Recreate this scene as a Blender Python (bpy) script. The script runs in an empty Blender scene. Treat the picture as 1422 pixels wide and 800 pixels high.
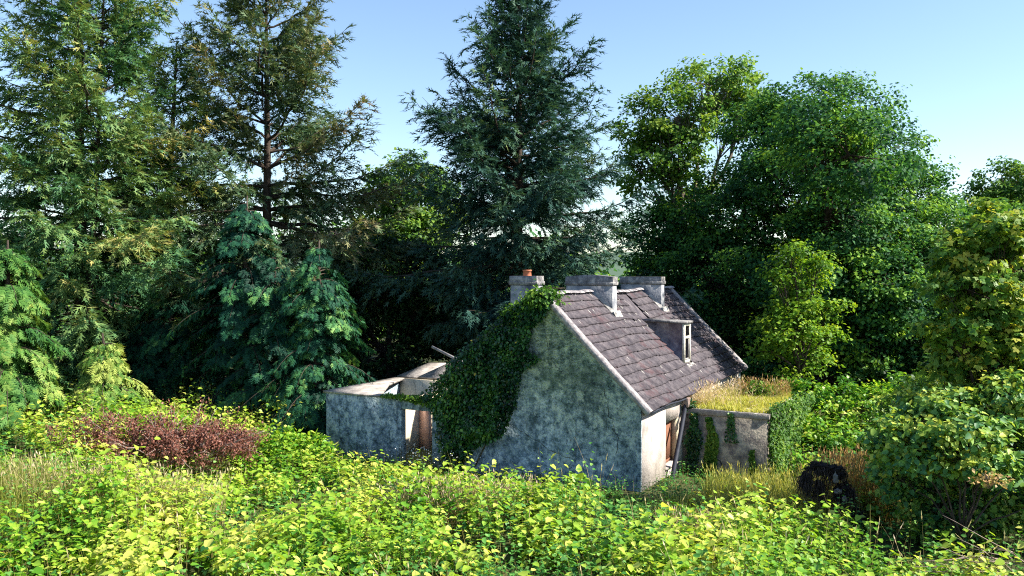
import bpy, math, random
import numpy as np
from mathutils import Matrix, Vector

SC = bpy.context.scene
COL = SC.collection
rad = math.radians

# ------------------------------------------------------------------ camera, sky, sun, exposure
FPX, CX, CY = 1190.0, 711.0, 400.0          # focal length and centre in photo pixels
EYE = 6.74
PITCH = math.atan(22.0 / FPX)
cam = bpy.data.cameras.new('camera')
cam.sensor_width = 36.0
cam.lens = FPX / 1422.0 * 36.0
cam.clip_start = 0.1
cam.clip_end = 8000
camo = bpy.data.objects.new('camera', cam)
camo.location = (0, 0, EYE)
camo.rotation_euler = (math.pi / 2 - PITCH, 0, 0)
COL.objects.link(camo)
SC.camera = camo

SUN_EL = rad(40.0)
SUN_AZ = rad(100.0)                            # clockwise from +Y (the view direction): sun stands to the right
world = bpy.data.worlds.new('World')
SC.world = world
world.use_nodes = True
wn = world.node_tree.nodes
wl = world.node_tree.links
wn.clear()
w_out = wn.new('ShaderNodeOutputWorld')
w_bg = wn.new('ShaderNodeBackground')
w_sky = wn.new('ShaderNodeTexSky')
w_sky.sky_type = 'NISHITA'
w_sky.sun_disc = False
w_sky.sun_elevation = SUN_EL
w_sky.sun_rotation = SUN_AZ
w_sky.altitude = 50
w_sky.air_density = 1.0
w_sky.dust_density = 0.25
w_sky.ozone_density = 2.2
w_bg.inputs['Strength'].default_value = 0.090
wl.new(w_sky.outputs[0], w_bg.inputs[0])
wl.new(w_bg.outputs[0], w_out.inputs[0])

sun = bpy.data.lights.new('sun', 'SUN')
sun.energy = 5.0
sun.angle = rad(0.53)
sun.color = (1.0, 0.93, 0.80)
suno = bpy.data.objects.new('sun', sun)
sdir = Vector((math.sin(SUN_AZ) * math.cos(SUN_EL), math.cos(SUN_AZ) * math.cos(SUN_EL), math.sin(SUN_EL)))
suno.rotation_euler = (-sdir).to_track_quat('-Z', 'Y').to_euler()
suno.location = sdir * 60
COL.objects.link(suno)

SC.view_settings.view_transform = 'Standard'
SC.view_settings.look = 'None'
SC.view_settings.exposure = 1.42
SC.view_settings.gamma = 1.0
SC.render.engine = 'CYCLES'
SC.cycles.use_denoising = False
SC.cycles.filter_width = 1.1
SC.cycles.max_bounces = 6
SC.cycles.diffuse_bounces = 3
SC.cycles.glossy_bounces = 2
SC.cycles.transmission_bounces = 4
SC.cycles.caustics_reflective = False
SC.cycles.caustics_refractive = False

# ------------------------------------------------------------------ helpers
def at(px, py, dist):
    """World point seen at photo pixel (px, py) at forward distance dist: used to survey where things stand."""
    a, b = (px - CX) / FPX, -(py - CY) / FPX
    c, s = math.cos(PITCH), math.sin(PITCH)
    y, z = c + b * s, -s + b * c
    return np.array([a * dist / y, dist, EYE + z * dist / y])


def smooth(a):
    a = np.clip(a, 0, 1)
    return a * a * (3 - 2 * a)


def _hash(ix, iy, seed):
    h = (ix.astype(np.int64) * 374761393 + iy.astype(np.int64) * 668265263 + seed * 1274126177) & 0xFFFFFFFF
    h = ((h ^ (h >> 13)) * 1274126177) & 0xFFFFFFFF
    return ((h ^ (h >> 16)) & 0xFFFF) / 65535.0


def noise2(x, y, seed=0):
    x, y = np.asarray(x, float), np.asarray(y, float)
    ix, iy = np.floor(x), np.floor(y)
    fx, fy = smooth(x - ix), smooth(y - iy)
    a, b = _hash(ix, iy, seed), _hash(ix + 1, iy, seed)
    c, d = _hash(ix, iy + 1, seed), _hash(ix + 1, iy + 1, seed)
    return (a * (1 - fx) + b * fx) * (1 - fy) + (c * (1 - fx) + d * fx) * fy


def norm(v):
    return v / np.maximum(np.linalg.norm(v, axis=-1, keepdims=True), 1e-9)


class Acc:
    """Collects geometry and links it as ONE mesh object."""
    def __init__(self):
        self.v, self.q, self.t, self.tint, self.mq, self.mt, self.n = [], [], [], [], [], [], 0

    def add(self, verts, quads=None, tris=None, tint=0.5, mat=0):
        verts = np.asarray(verts, float).reshape(-1, 3)
        k = len(verts)
        self.v.append(verts)
        self.tint.append(np.full(k, tint) if np.isscalar(tint) else np.asarray(tint, float))
        if quads is not None and len(quads):
            q = np.asarray(quads, np.int64) + self.n
            self.q.append(q); self.mq.append(np.full(len(q), mat))
        if tris is not None and len(tris):
            t = np.asarray(tris, np.int64) + self.n
            self.t.append(t); self.mt.append(np.full(len(t), mat))
        self.n += k

    def scatter(self, tpl, pos, basis, tint, mat=0):
        V, F = tpl
        pos = np.asarray(pos)
        N, k = len(pos), len(V)
        if N == 0:
            return
        vv = pos[:, None, :] + np.einsum('kj,njl->nkl', V, basis)
        ff = (F[None] + (np.arange(N) * k)[:, None, None]).reshape(-1, F.shape[1])
        tt = np.repeat(tint, k)
        if F.shape[1] == 4:
            self.add(vv, quads=ff, tint=tt, mat=mat)
        else:
            self.add(vv, tris=ff, tint=tt, mat=mat)

    def tube(self, pts, radii, sides=6, tint=0.5, mat=0, cap=True):
        pts = np.asarray(pts, float)
        K = len(pts)
        radii = np.broadcast_to(np.asarray(radii, float), (K,))
        tan = norm(np.gradient(pts, axis=0))
        ref = np.array([0, 0, 1.0]) if abs(tan[0][2]) < 0.9 else np.array([1.0, 0, 0])
        s = norm(np.cross(tan, ref)); u = np.cross(s, tan)
        ang = np.arange(sides) / sides * 2 * np.pi
        ring = pts[:, None] + radii[:, None, None] * (np.cos(ang)[None, :, None] * s[:, None] + np.sin(ang)[None, :, None] * u[:, None])
        i = np.arange(K - 1)[:, None] * sides; j = np.arange(sides)[None]; j2 = (j + 1) % sides
        q = np.stack([i + j, i + j2, i + sides + j2, i + sides + j], -1).reshape(-1, 4)
        self.add(ring, quads=q, tint=tint, mat=mat)
        if cap and sides >= 4:
            b = self.n - K * sides
            c0 = np.array([ring[0].mean(0), ring[-1].mean(0)])
            jj = np.arange(sides); jn = (jj + 1) % sides
            base = self.n
            self.v.append(c0); self.tint.append(np.full(2, tint if np.isscalar(tint) else 0.5)); self.n += 2
            t = np.concatenate([np.stack([np.full(sides, base), b + jn, b + jj], -1),
                                np.stack([np.full(sides, base + 1), b + (K - 1) * sides + jj, b + (K - 1) * sides + jn], -1)])
            self.t.append(t); self.mt.append(np.full(len(t), mat))

    def ribbons(self, pts, width, side, tint, mat=0, taper=True):
        """pts N x K x 3; one ribbon each."""
        N, K, _ = pts.shape
        wk = np.linspace(1, 0.12, K) if taper else np.ones(K)
        w = np.broadcast_to(np.asarray(width, float), (N,))[:, None, None] * wk[None, :, None]
        L, R = pts - side[:, None] * w, pts + side[:, None] * w
        v = np.stack([L, R], 2).reshape(N, K * 2, 3)
        k = np.arange(K - 1) * 2
        f = np.stack([k, k + 1, k + 3, k + 2], -1)
        ff = (f[None] + (np.arange(N) * 2 * K)[:, None, None]).reshape(-1, 4)
        self.add(v, quads=ff, tint=np.repeat(np.broadcast_to(tint, (N,)), 2 * K), mat=mat)

    def box(self, lo, hi, tint=0.5, mat=0, jit=0.0, rng=None):
        x0, y0, z0 = lo; x1, y1, z1 = hi
        v = np.array([[x0, y0, z0], [x1, y0, z0], [x1, y1, z0], [x0, y1, z0], [x0, y0, z1], [x1, y0, z1], [x1, y1, z1], [x0, y1, z1]], float)
        if jit:
            v += (rng or np.random.default_rng(5)).uniform(-jit, jit, v.shape)
        self.add(v, quads=[[0, 3, 2, 1], [4, 5, 6, 7], [0, 1, 5, 4], [1, 2, 6, 5], [2, 3, 7, 6], [3, 0, 4, 7]], tint=tint, mat=mat)

    def prism(self, poly, y0, y1, axis='y', tint=0.5, mat=0):
        """poly in (x, z), extruded along y (or (y, z) along x)."""
        n = len(poly)
        def P(a, b, c):
            return [a, c, b] if axis == 'y' else [c, a, b]
        v = [P(a, b, y0) for a, b in poly] + [P(a, b, y1) for a, b in poly]
        q = [[i, (i + 1) % n, n + (i + 1) % n, n + i] for i in range(n)]
        self.add(v, quads=q, tint=tint, mat=mat)
        b = self.n - 2 * n
        t = [[b, b + i, b + i + 1] for i in range(1, n - 1)] + [[b + n, b + n + i + 1, b + n + i] for i in range(1, n - 1)]
        self.t.append(np.array(t)); self.mt.append(np.full(len(t), mat))

    def build(self, name, mats, parent=None, smooth_shade=False, tint=True):
        me = bpy.data.meshes.new(name)
        v = np.concatenate(self.v).astype(np.float32)
        q = np.concatenate(self.q) if self.q else np.zeros((0, 4), np.int64)
        t = np.concatenate(self.t) if self.t else np.zeros((0, 3), np.int64)
        mi = np.concatenate([*(self.mq or [np.zeros(0)]), *(self.mt or [np.zeros(0)])]).astype(np.int32)
        me.vertices.add(len(v)); me.vertices.foreach_set('co', v.ravel())
        li = np.concatenate([q.ravel(), t.ravel()]).astype(np.int32)
        me.loops.add(len(li)); me.loops.foreach_set('vertex_index', li)
        ls = np.concatenate([np.arange(len(q)) * 4, len(q) * 4 + np.arange(len(t)) * 3]).astype(np.int32)
        me.polygons.add(len(ls)); me.polygons.foreach_set('loop_start', ls)
        me.polygons.foreach_set('material_index', mi)
        if smooth_shade:
            me.polygons.foreach_set('use_smooth', np.ones(len(ls), bool))
        if tint:
            a = me.attributes.new('tint', 'FLOAT', 'POINT')
            a.data.foreach_set('value', np.concatenate(self.tint).astype(np.float32))
        for m in (mats if isinstance(mats, (list, tuple)) else [mats]):
            me.materials.append(m)
        me.update(calc_edges=True)
        me.validate()
        o = bpy.data.objects.new(name, me)
        COL.objects.link(o)
        if parent is not None:
            o.parent = parent
        return o


def tag(o, label=None, cat=None, group=None, kind=None):
    if label: o['label'] = label
    if cat: o['category'] = cat
    if group: o['group'] = group
    if kind: o['kind'] = kind
    return o


def empty(name, loc, label, cat, group=None, rz=0.0):
    o = bpy.data.objects.new(name, None)
    o.location = loc; o.rotation_euler = (0, 0, rz); o.empty_display_size = 0.3
    COL.objects.link(o)
    return tag(o, label, cat, group)

# ------------------------------------------------------------------ materials
def new_mat(name):
    m = bpy.data.materials.new(name)
    m.use_nodes = True
    nt = m.node_tree
    nt.nodes.clear()
    out = nt.nodes.new('ShaderNodeOutputMaterial')
    return m, nt, out


def ramp(nt, stops, fac):
    r = nt.nodes.new('ShaderNodeValToRGB')
    el = r.color_ramp.elements
    while len(el) < len(stops):
        el.new(0.5)
    for e, (p, c) in zip(el, stops):
        e.position = p; e.color = (*c, 1)
    nt.links.new(fac, r.inputs[0])
    return r.outputs[0]


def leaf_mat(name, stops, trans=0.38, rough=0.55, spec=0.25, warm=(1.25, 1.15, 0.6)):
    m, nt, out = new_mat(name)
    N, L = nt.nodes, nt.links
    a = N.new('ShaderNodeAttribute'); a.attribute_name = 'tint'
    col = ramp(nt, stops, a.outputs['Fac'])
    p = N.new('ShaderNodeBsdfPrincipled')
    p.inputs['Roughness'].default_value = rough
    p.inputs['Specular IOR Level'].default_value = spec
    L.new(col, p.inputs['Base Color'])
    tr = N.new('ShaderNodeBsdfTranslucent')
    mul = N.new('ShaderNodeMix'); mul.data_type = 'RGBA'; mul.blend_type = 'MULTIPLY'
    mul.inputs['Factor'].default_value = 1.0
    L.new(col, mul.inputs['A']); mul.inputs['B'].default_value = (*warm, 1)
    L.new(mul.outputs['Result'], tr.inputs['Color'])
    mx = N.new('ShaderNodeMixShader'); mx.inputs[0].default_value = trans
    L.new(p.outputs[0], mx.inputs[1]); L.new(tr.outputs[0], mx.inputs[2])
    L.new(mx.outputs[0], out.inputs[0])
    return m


def rough_mat(name, stops, scale=1.0, detail=8, rough=0.9, bump=0.3, bscale=14.0, spec=0.2, stains=None, stretch=(1, 1, 1), streak=None, nrough=0.62, speck=None):
    """Weathered surface: noise through a colour ramp, optional second stain layer (colour, scale, threshold), vertical streaks, relief."""
    m, nt, out = new_mat(name)
    N, L = nt.nodes, nt.links
    g = N.new('ShaderNodeNewGeometry')
    mp = N.new('ShaderNodeMapping'); mp.inputs['Scale'].default_value = stretch
    L.new(g.outputs['Position'], mp.inputs[0])
    n = N.new('ShaderNodeTexNoise'); n.inputs['Scale'].default_value = scale; n.inputs['Detail'].default_value = detail
    n.inputs['Roughness'].default_value = nrough
    L.new(mp.outputs[0], n.inputs['Vector'])
    col = ramp(nt, stops, n.outputs['Fac'])
    def layer(col, c, sc, lo, hi, strx=(1, 1, 1), amount=1.0, det=6):
        mp2 = N.new('ShaderNodeMapping'); mp2.inputs['Scale'].default_value = strx
        mp2.inputs['Location'].default_value = (sc, lo * 7, hi * 3)
        L.new(g.outputs['Position'], mp2.inputs[0])
        n2 = N.new('ShaderNodeTexNoise'); n2.inputs['Scale'].default_value = sc; n2.inputs['Detail'].default_value = det
        n2.inputs['Roughness'].default_value = 0.68
        L.new(mp2.outputs[0], n2.inputs['Vector'])
        mr = N.new('ShaderNodeMapRange'); mr.inputs['From Min'].default_value = lo; mr.inputs['From Max'].default_value = hi
        mr.inputs['To Max'].default_value = amount
        L.new(n2.outputs['Fac'], mr.inputs['Value'])
        mx = N.new('ShaderNodeMix'); mx.data_type = 'RGBA'
        L.new(mr.outputs[0], mx.inputs['Factor']); L.new(col, mx.inputs['A']); mx.inputs['B'].default_value = (*c, 1)
        return mx.outputs['Result']
    for s in (stains or []):
        col = layer(col, *s)
    p = N.new('ShaderNodeBsdfPrincipled')
    p.inputs['Roughness'].default_value = rough
    p.inputs['Specular IOR Level'].default_value = spec
    L.new(col, p.inputs['Base Color'])
    if bump:
        n3 = N.new('ShaderNodeTexNoise'); n3.inputs['Scale'].default_value = bscale; n3.inputs['Detail'].default_value = 6
        L.new(g.outputs['Position'], n3.inputs['Vector'])
        b = N.new('ShaderNodeBump'); b.inputs['Strength'].default_value = bump; b.inputs['Distance'].default_value = 0.05
        L.new(n3.outputs['Fac'], b.inputs['Height']); L.new(b.outputs[0], p.inputs['Normal'])
    L.new(p.outputs[0], out.inputs[0])
    return m


M = {}
M['gable'] = rough_mat('weathered_render', [(0.39, (0.045, 0.072, 0.090)), (0.47, (0.165, 0.225, 0.275)), (0.53, (0.31, 0.38, 0.44)), (0.61, (0.52, 0.59, 0.60))], scale=3.6, detail=15, bump=0.8, bscale=13, nrough=.78,  # the blue cast of the shaded side is put into these colours
                       stains=[((0.05, 0.075, 0.085), 1.0, 0.50, 0.60, (1, 1, 0.7), 0.5), ((0.020, 0.028, 0.034), 9.0, 0.585, 0.66, (1, 1, 1), 0.85), ((0.020, 0.030, 0.034), 2.2, 0.58, 0.68, (2.2, 2.2, .35), 0.55), ((0.58, 0.64, 0.62), 2.3, 0.56, 0.62, (1, 1, .8), 0.6), ((0.13, 0.19, 0.10), 0.45, 0.50, 0.7, (1, 1, 1), 0.28), ((0.50, 0.57, 0.58), 15, 0.60, 0.68, (1, 1, 1), 0.5), ((0.015, 0.022, 0.028), 24, 0.60, 0.66, (1, 1, 1), 0.8)])
M['limewash'] = rough_mat('pale_limewash', [(0.30, (0.26, 0.23, 0.21)), (0.5, (0.42, 0.37, 0.345)), (0.7, (0.50, 0.45, 0.42))], scale=2.0, bump=0.3,
                          stains=[((0.25, 0.24, 0.19), 5.0, 0.60, 0.75, (1, 1, 0.15), 0.8)])
M['cream'] = rough_mat('cream_plaster', [(0.3, (0.50, 0.42, 0.30)), (0.6, (0.68, 0.60, 0.46))], scale=2.5, bump=0.2,
                       stains=[((0.10, 0.09, 0.06), 4.0, 0.60, 0.68, (1, 1, 0.25), 0.9)])
M['pink'] = rough_mat('pink_plaster', [(0.3, (0.48, 0.27, 0.19)), (0.6, (0.68, 0.43, 0.33))], scale=3, bump=0.3)
M['leanto'] = rough_mat('beige_render', [(0.34, (0.09, 0.08, 0.08)), (0.46, (0.23, 0.20, 0.18)), (0.57, (0.40, 0.35, 0.29)), (0.72, (0.52, 0.46, 0.37))], scale=2.6, detail=14, nrough=.72, bump=0.4,
                        stains=[((0.12, 0.10, 0.12), 3.2, 0.56, 0.66, (1, 1, 0.7), 0.75), ((0.05, 0.05, 0.06), 9, 0.66, 0.74, (1, 1, 1), 0.6)])
M['concrete'] = rough_mat('old_concrete', [(0.32, (0.13, 0.12, 0.115)), (0.52, (0.31, 0.28, 0.26)), (0.72, (0.46, 0.43, 0.39))], scale=2.5, bump=0.4,
                          stains=[((0.07, 0.07, 0.06), 5, 0.58, 0.7, (1, 1, 1), 0.7)])
M['verge'] = rough_mat('verge_mortar', [(0.3, (0.12, 0.11, 0.12)), (0.5, (0.25, 0.23, 0.24)), (0.72, (0.46, 0.43, 0.42))], scale=5.5, bump=0.4,
                       stains=[((0.14, 0.12, 0.13), 6, 0.60, 0.72, (1, 1, 1), 0.7)])
M['chimney'] = rough_mat('chimney_render', [(0.34, (0.08, 0.09, 0.12)), (0.5, (0.23, 0.24, 0.27)), (0.68, (0.45, 0.44, 0.44))], scale=2.2, bump=0.35,
                         stains=[((0.09, 0.09, 0.11), 3.5, 0.55, 0.7, (1, 1, 0.4), 0.7)])
M['capdark'] = rough_mat('sooty_cap', [(0.3, (0.06, 0.06, 0.065)), (0.5, (0.16, 0.155, 0.16)), (0.7, (0.40, 0.38, 0.36))], scale=4.5, bump=0.5)
M['pot'] = rough_mat('terracotta', [(0.3, (0.30, 0.09, 0.05)), (0.7, (0.50, 0.19, 0.11))], scale=6, bump=0.15)
M['slate'] = rough_mat('tile_concrete', [(0.28, (0.022, 0.020, 0.026)), (0.45, (0.060, 0.053, 0.064)), (0.60, (0.118, 0.103, 0.114)), (0.8, (0.26, 0.23, 0.23))], scale=2.8, detail=14, nrough=.75, bump=0.25, bscale=30,
                       stains=[((0.02, 0.016, 0.02), 9.0, 0.56, 0.68, (1, 1, 1), 0.8), ((0.09, 0.035, 0.04), 0.9, 0.55, 0.68, (1, 1, 1), 0.6)])
M['tile_edge'] = rough_mat('dark_tile_edge', [(0.3, (0.010, 0.008, 0.012)), (0.7, (0.035, 0.028, 0.035))], scale=6, bump=0.2)  # near-black butt ends that draw the course lines
M['palelichen'] = rough_mat('bleached_mortar', [(0.35, (0.20, 0.19, 0.18)), (0.65, (0.46, 0.44, 0.42))], scale=6, bump=0.4)
M['dormer'] = rough_mat('dormer_slate', [(0.3, (0.06, 0.055, 0.075)), (0.5, (0.17, 0.15, 0.18)), (0.72, (0.36, 0.33, 0.34))], scale=3.0, bump=0.4)
M['whitewood'] = rough_mat('flaking_paint', [(0.3, (0.38, 0.36, 0.30)), (0.6, (0.68, 0.66, 0.58))], scale=9, bump=0.2)
M['brownwood'] = rough_mat('brown_wood', [(0.3, (0.13, 0.055, 0.035)), (0.7, (0.27, 0.13, 0.085))], scale=4, bump=0.2, stretch=(6, 6, 1))
M['greywood'] = rough_mat('grey_wood', [(0.3, (0.13, 0.12, 0.13)), (0.7, (0.36, 0.34, 0.33))], scale=4, bump=0.3)
M['pipe'] = rough_mat('dark_pipe', [(0.3, (0.012, 0.016, 0.030)), (0.7, (0.032, 0.036, 0.055))], scale=4, rough=0.65, bump=0.05, spec=0.25)
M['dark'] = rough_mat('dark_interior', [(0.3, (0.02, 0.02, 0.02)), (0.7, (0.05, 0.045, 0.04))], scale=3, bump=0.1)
M['bark'] = rough_mat('bark', [(0.3, (0.022, 0.017, 0.014)), (0.55, (0.06, 0.045, 0.036)), (0.8, (0.13, 0.105, 0.085))], scale=3, bump=0.6, bscale=10, stretch=(3, 3, 0.8))
M['barkpale'] = rough_mat('bark_pale', [(0.3, (0.06, 0.05, 0.04)), (0.7, (0.20, 0.17, 0.14))], scale=3, bump=0.5, bscale=10, stretch=(3, 3, 0.8))
M['deadwood'] = rough_mat('dead_wood', [(0.3, (0.12, 0.08, 0.07)), (0.7, (0.38, 0.30, 0.27))], scale=4, bump=0.3)
M['soil'] = rough_mat('soil', [(0.3, (0.02, 0.03, 0.008)), (0.5, (0.05, 0.06, 0.02)), (0.7, (0.08, 0.09, 0.03))], scale=1.2, bump=0.6, bscale=5)
M['peat'] = rough_mat('root_soil', [(0.3, (0.005, 0.005, 0.007)), (0.6, (0.018, 0.015, 0.016)), (0.85, (0.06, 0.048, 0.042))], scale=5, bump=0.9, bscale=14)
M['rootfibre'] = rough_mat('root_fibre', [(0.3, (0.02, 0.016, 0.015)), (0.55, (0.065, 0.05, 0.044)), (0.75, (0.17, 0.135, 0.11))], scale=7, bump=0)
M['stone'] = rough_mat('grey_stone', [(0.3, (0.08, 0.08, 0.08)), (0.7, (0.24, 0.23, 0.22))], scale=5, bump=0.4)
M['hill'] = rough_mat('hill_grass', [(0.3, (0.05, 0.09, 0.06)), (0.7, (0.09, 0.13, 0.08))], scale=0.01, bump=0)
M['stem'] = rough_mat('green_stem', [(0.3, (0.08, 0.10, 0.02)), (0.7, (0.20, 0.15, 0.05))], scale=3, bump=0)

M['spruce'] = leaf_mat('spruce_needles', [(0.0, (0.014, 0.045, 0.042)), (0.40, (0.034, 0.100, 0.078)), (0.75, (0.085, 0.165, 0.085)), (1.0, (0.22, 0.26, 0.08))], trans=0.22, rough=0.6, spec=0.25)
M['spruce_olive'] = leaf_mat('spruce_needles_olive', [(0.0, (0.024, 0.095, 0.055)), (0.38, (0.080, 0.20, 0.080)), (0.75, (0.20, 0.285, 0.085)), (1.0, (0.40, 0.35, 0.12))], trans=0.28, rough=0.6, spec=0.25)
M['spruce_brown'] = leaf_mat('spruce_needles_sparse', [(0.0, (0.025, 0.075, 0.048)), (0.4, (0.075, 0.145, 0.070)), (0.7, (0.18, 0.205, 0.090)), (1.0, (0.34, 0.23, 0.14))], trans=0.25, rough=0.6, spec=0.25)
M['cypress'] = leaf_mat('cypress_fronds', [(0.0, (0.005, 0.032, 0.022)), (0.45, (0.016, 0.082, 0.046)), (0.75, (0.06, 0.19, 0.06)), (1.0, (0.20, 0.36, 0.10))], trans=0.25, rough=0.6, spec=0.15)
M['cypress_light'] = leaf_mat('cypress_fronds_light', [(0.0, (0.025, 0.10, 0.025)), (0.45, (0.10, 0.23, 0.045)), (1.0, (0.36, 0.42, 0.10))], trans=0.32, spec=.15)
M['sycamore'] = leaf_mat('sycamore_leaves', [(0.0, (0.013, 0.055, 0.030)), (0.42, (0.040, 0.140, 0.042)), (0.72, (0.115, 0.27, 0.036)), (1.0, (0.27, 0.43, 0.045))], trans=0.35, rough=0.6, spec=0.15)
M['ash'] = leaf_mat('ash_leaves', [(0.0, (0.035, 0.11, 0.025)), (0.5, (0.11, 0.24, 0.035)), (1.0, (0.32, 0.43, 0.06))], trans=0.42)
M['oak'] = leaf_mat('oak_leaves', [(0.0, (0.05, 0.14, 0.015)), (0.5, (0.14, 0.29, 0.025)), (1.0, (0.34, 0.46, 0.03))], trans=0.45)
M['sapling'] = leaf_mat('sapling_leaves', [(0.0, (0.03, 0.11, 0.025)), (0.45, (0.10, 0.23, 0.035)), (0.8, (0.27, 0.38, 0.045)), (1.0, (0.45, 0.46, 0.07))], trans=0.42, rough=0.5, spec=0.3)
M['hazel'] = leaf_mat('hazel_leaves', [(0.0, (0.018, 0.085, 0.042)), (0.45, (0.065, 0.19, 0.065)), (0.75, (0.20, 0.36, 0.06)), (1.0, (0.46, 0.52, 0.09))], trans=0.35, rough=0.5, spec=0.3)
M['darkleaf'] = leaf_mat('shade_leaves', [(0.0, (0.008, 0.03, 0.012)), (0.6, (0.03, 0.08, 0.02)), (1.0, (0.10, 0.18, 0.03))], trans=0.3)
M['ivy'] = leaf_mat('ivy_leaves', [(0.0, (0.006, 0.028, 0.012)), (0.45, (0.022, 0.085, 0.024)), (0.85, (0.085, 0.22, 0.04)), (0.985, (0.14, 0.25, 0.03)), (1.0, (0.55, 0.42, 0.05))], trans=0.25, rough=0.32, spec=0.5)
M['ivylight'] = leaf_mat('ivy_leaves_pale', [(0.0, (0.025, 0.085, 0.012)), (0.5, (0.085, 0.20, 0.025)), (1.0, (0.25, 0.36, 0.05))], trans=0.35, rough=0.55, spec=0.2)  # paler, yellower copy of the ivy leaf colours
M['knot'] = leaf_mat('knotweed_leaves', [(0.0, (0.030, 0.135, 0.014)), (0.35, (0.105, 0.29, 0.022)), (0.7, (0.33, 0.50, 0.045)), (1.0, (0.60, 0.62, 0.14))], trans=0.42, rough=0.45, spec=0.4)
M['bramble'] = leaf_mat('bramble_leaves', [(0.0, (0.020, 0.095, 0.022)), (0.5, (0.075, 0.25, 0.045)), (1.0, (0.30, 0.45, 0.11))], trans=0.33, rough=0.5, spec=0.3)
M['grass'] = leaf_mat('green_grass', [(0.0, (0.10, 0.17, 0.02)), (0.5, (0.26, 0.32, 0.05)), (1.0, (0.50, 0.46, 0.14))], trans=0.4)
M['drygrass'] = leaf_mat('dry_grass', [(0.0, (0.36, 0.28, 0.13)), (0.4, (0.58, 0.50, 0.24)), (0.75, (0.64, 0.53, 0.36)), (1.0, (0.64, 0.47, 0.40))], trans=0.4, warm=(1.1, 1.05, 0.8))
M['roofgrass'] = leaf_mat('roof_grass', [(0.0, (0.20, 0.28, 0.04)), (0.5, (0.50, 0.50, 0.09)), (1.0, (0.64, 0.58, 0.28))], trans=0.4)
M['deadleaf'] = leaf_mat('dead_leaves', [(0.0, (0.09, 0.032, 0.026)), (0.5, (0.23, 0.092, 0.068)), (1.0, (0.40, 0.20, 0.14))], trans=0.25, warm=(1.1, 0.9, 0.8))
M['rust'] = leaf_mat('rusty_weeds', [(0.0, (0.13, 0.17, 0.04)), (0.5, (0.34, 0.28, 0.09)), (1.0, (0.46, 0.25, 0.13))], trans=0.3, warm=(1.1, 1.0, 0.7))
M['petal'] = leaf_mat('white_petals', [(0.0, (0.7, 0.7, 0.68)), (1.0, (0.85, 0.84, 0.8))], trans=0.3, warm=(1, 1, 1))

# ------------------------------------------------------------------ leaf templates (x = side, y = along, z = up)
LEAF1 = (np.array([[0, 0, 0], [.36, .48, .09], [0, 1, -.06], [-.36, .48, .09]], float), np.array([[0, 1, 2, 3]]))
LEAF2 = (np.array([[0, 0, 0], [.40, .26, .10], [.30, .70, .03], [0, 1.05, -.12], [-.30, .70, .03], [-.40, .26, .10]], float), np.array([[0, 1, 2, 3], [0, 3, 4, 5]]))
def _rot(a):
    return np.array([[math.cos(a), -math.sin(a), 0], [math.sin(a), math.cos(a), 0], [0, 0, 1]])
def _multi(tpl, angs, scl, offs=None):
    V, F = [], []
    for i, (a, s) in enumerate(zip(angs, scl)):
        o = np.zeros(3) if offs is None else np.asarray(offs[i])
        F.append(tpl[1] + sum(len(x) for x in V)); V.append((tpl[0] * s) @ _rot(a).T + o)
    return np.concatenate(V), np.concatenate(F)
PALM = _multi(LEAF1, [0, 0.9, -0.9], [1, .85, .85])
TRIF = _multi(LEAF1, [0, 1.2, -1.2], [1, .8, .8], [(0, .3, 0), (0, .25, 0), (0, .25, 0)])
def _tris(spec):
    """slim triangles: (x, y, z of the base, angle, length, width, droop)"""
    V = []
    for x, y, z, an, l, w, dz in spec:
        c, sn = math.cos(an), math.sin(an)
        t = np.array([[-w / 2, 0, 0], [w / 2, 0, 0], [0, l, dz]]) @ np.array([[c, sn, 0], [-sn, c, 0], [0, 0, 1]])
        V.append(t + [x, y, z])
    V = np.concatenate(V)
    return V, np.arange(len(V)).reshape(-1, 3)
SPRAY = _tris([(0, 0, 0, 0, 1.0, .17, -.06), (0, .12, 0, .75, .50, .14, -.04), (0, .24, 0, -.75, .50, .14, -.04), (0, .45, -.01, .7, .40, .14, -.03)])
FROND = _tris([(0, 0, 0, 0, .95, .13, -.14)] + [(0, .06 + .26 * k, -.04 * k, sgn * (.80 - .07 * k), .50 - .07 * k, .17, -.06) for k in range(3) for sgn in (1, -1)])
PINN = _multi((LEAF1[0] * np.array([.62, 1, .6]), LEAF1[1]), [0, .8, -.8, .9, -.9], [.5, .5, .5, .45, .45], [(0, .6, -.05), (0, .55, -.03), (0, .55, -.03), (0, .2, 0), (0, .2, 0)])


def basis_from(dirv, up, scale, roll=None):
    """rows x, y, z of each leaf frame: y along dirv, z as near to up as it can be."""
    y = norm(dirv)
    x = norm(np.cross(y, up))
    z = np.cross(x, y)
    if roll is not None:
        c, s = np.cos(roll)[:, None], np.sin(roll)[:, None]
        x, z = x * c + z * s, z * c - x * s
    return np.stack([x, y, z], 1) * np.asarray(scale).reshape(-1, 1, 1)

# ------------------------------------------------------------------ terrain
TH = math.atan((1330.0 - CX) / FPX)                       # the cottage's ridge runs 27.5 degrees to the right of the view
HO = np.array([3.93, 26.01, 0.0])                         # its near right corner
HT = np.array([math.cos(TH), -math.sin(TH)])              # local x (along the gable, to the right)
HD = np.array([math.sin(TH), math.cos(TH)])               # local y (along the ridge, away)


def local(x, y):
    dx, dy = np.asarray(x) - HO[0], np.asarray(y) - HO[1]
    return dx * HT[0] + dy * HT[1], dx * HD[0] + dy * HD[1]


def house_pt(u, v, z):
    return np.array([HO[0] + u * HT[0] + v * HD[0], HO[1] + u * HT[1] + v * HD[1], z])


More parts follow.
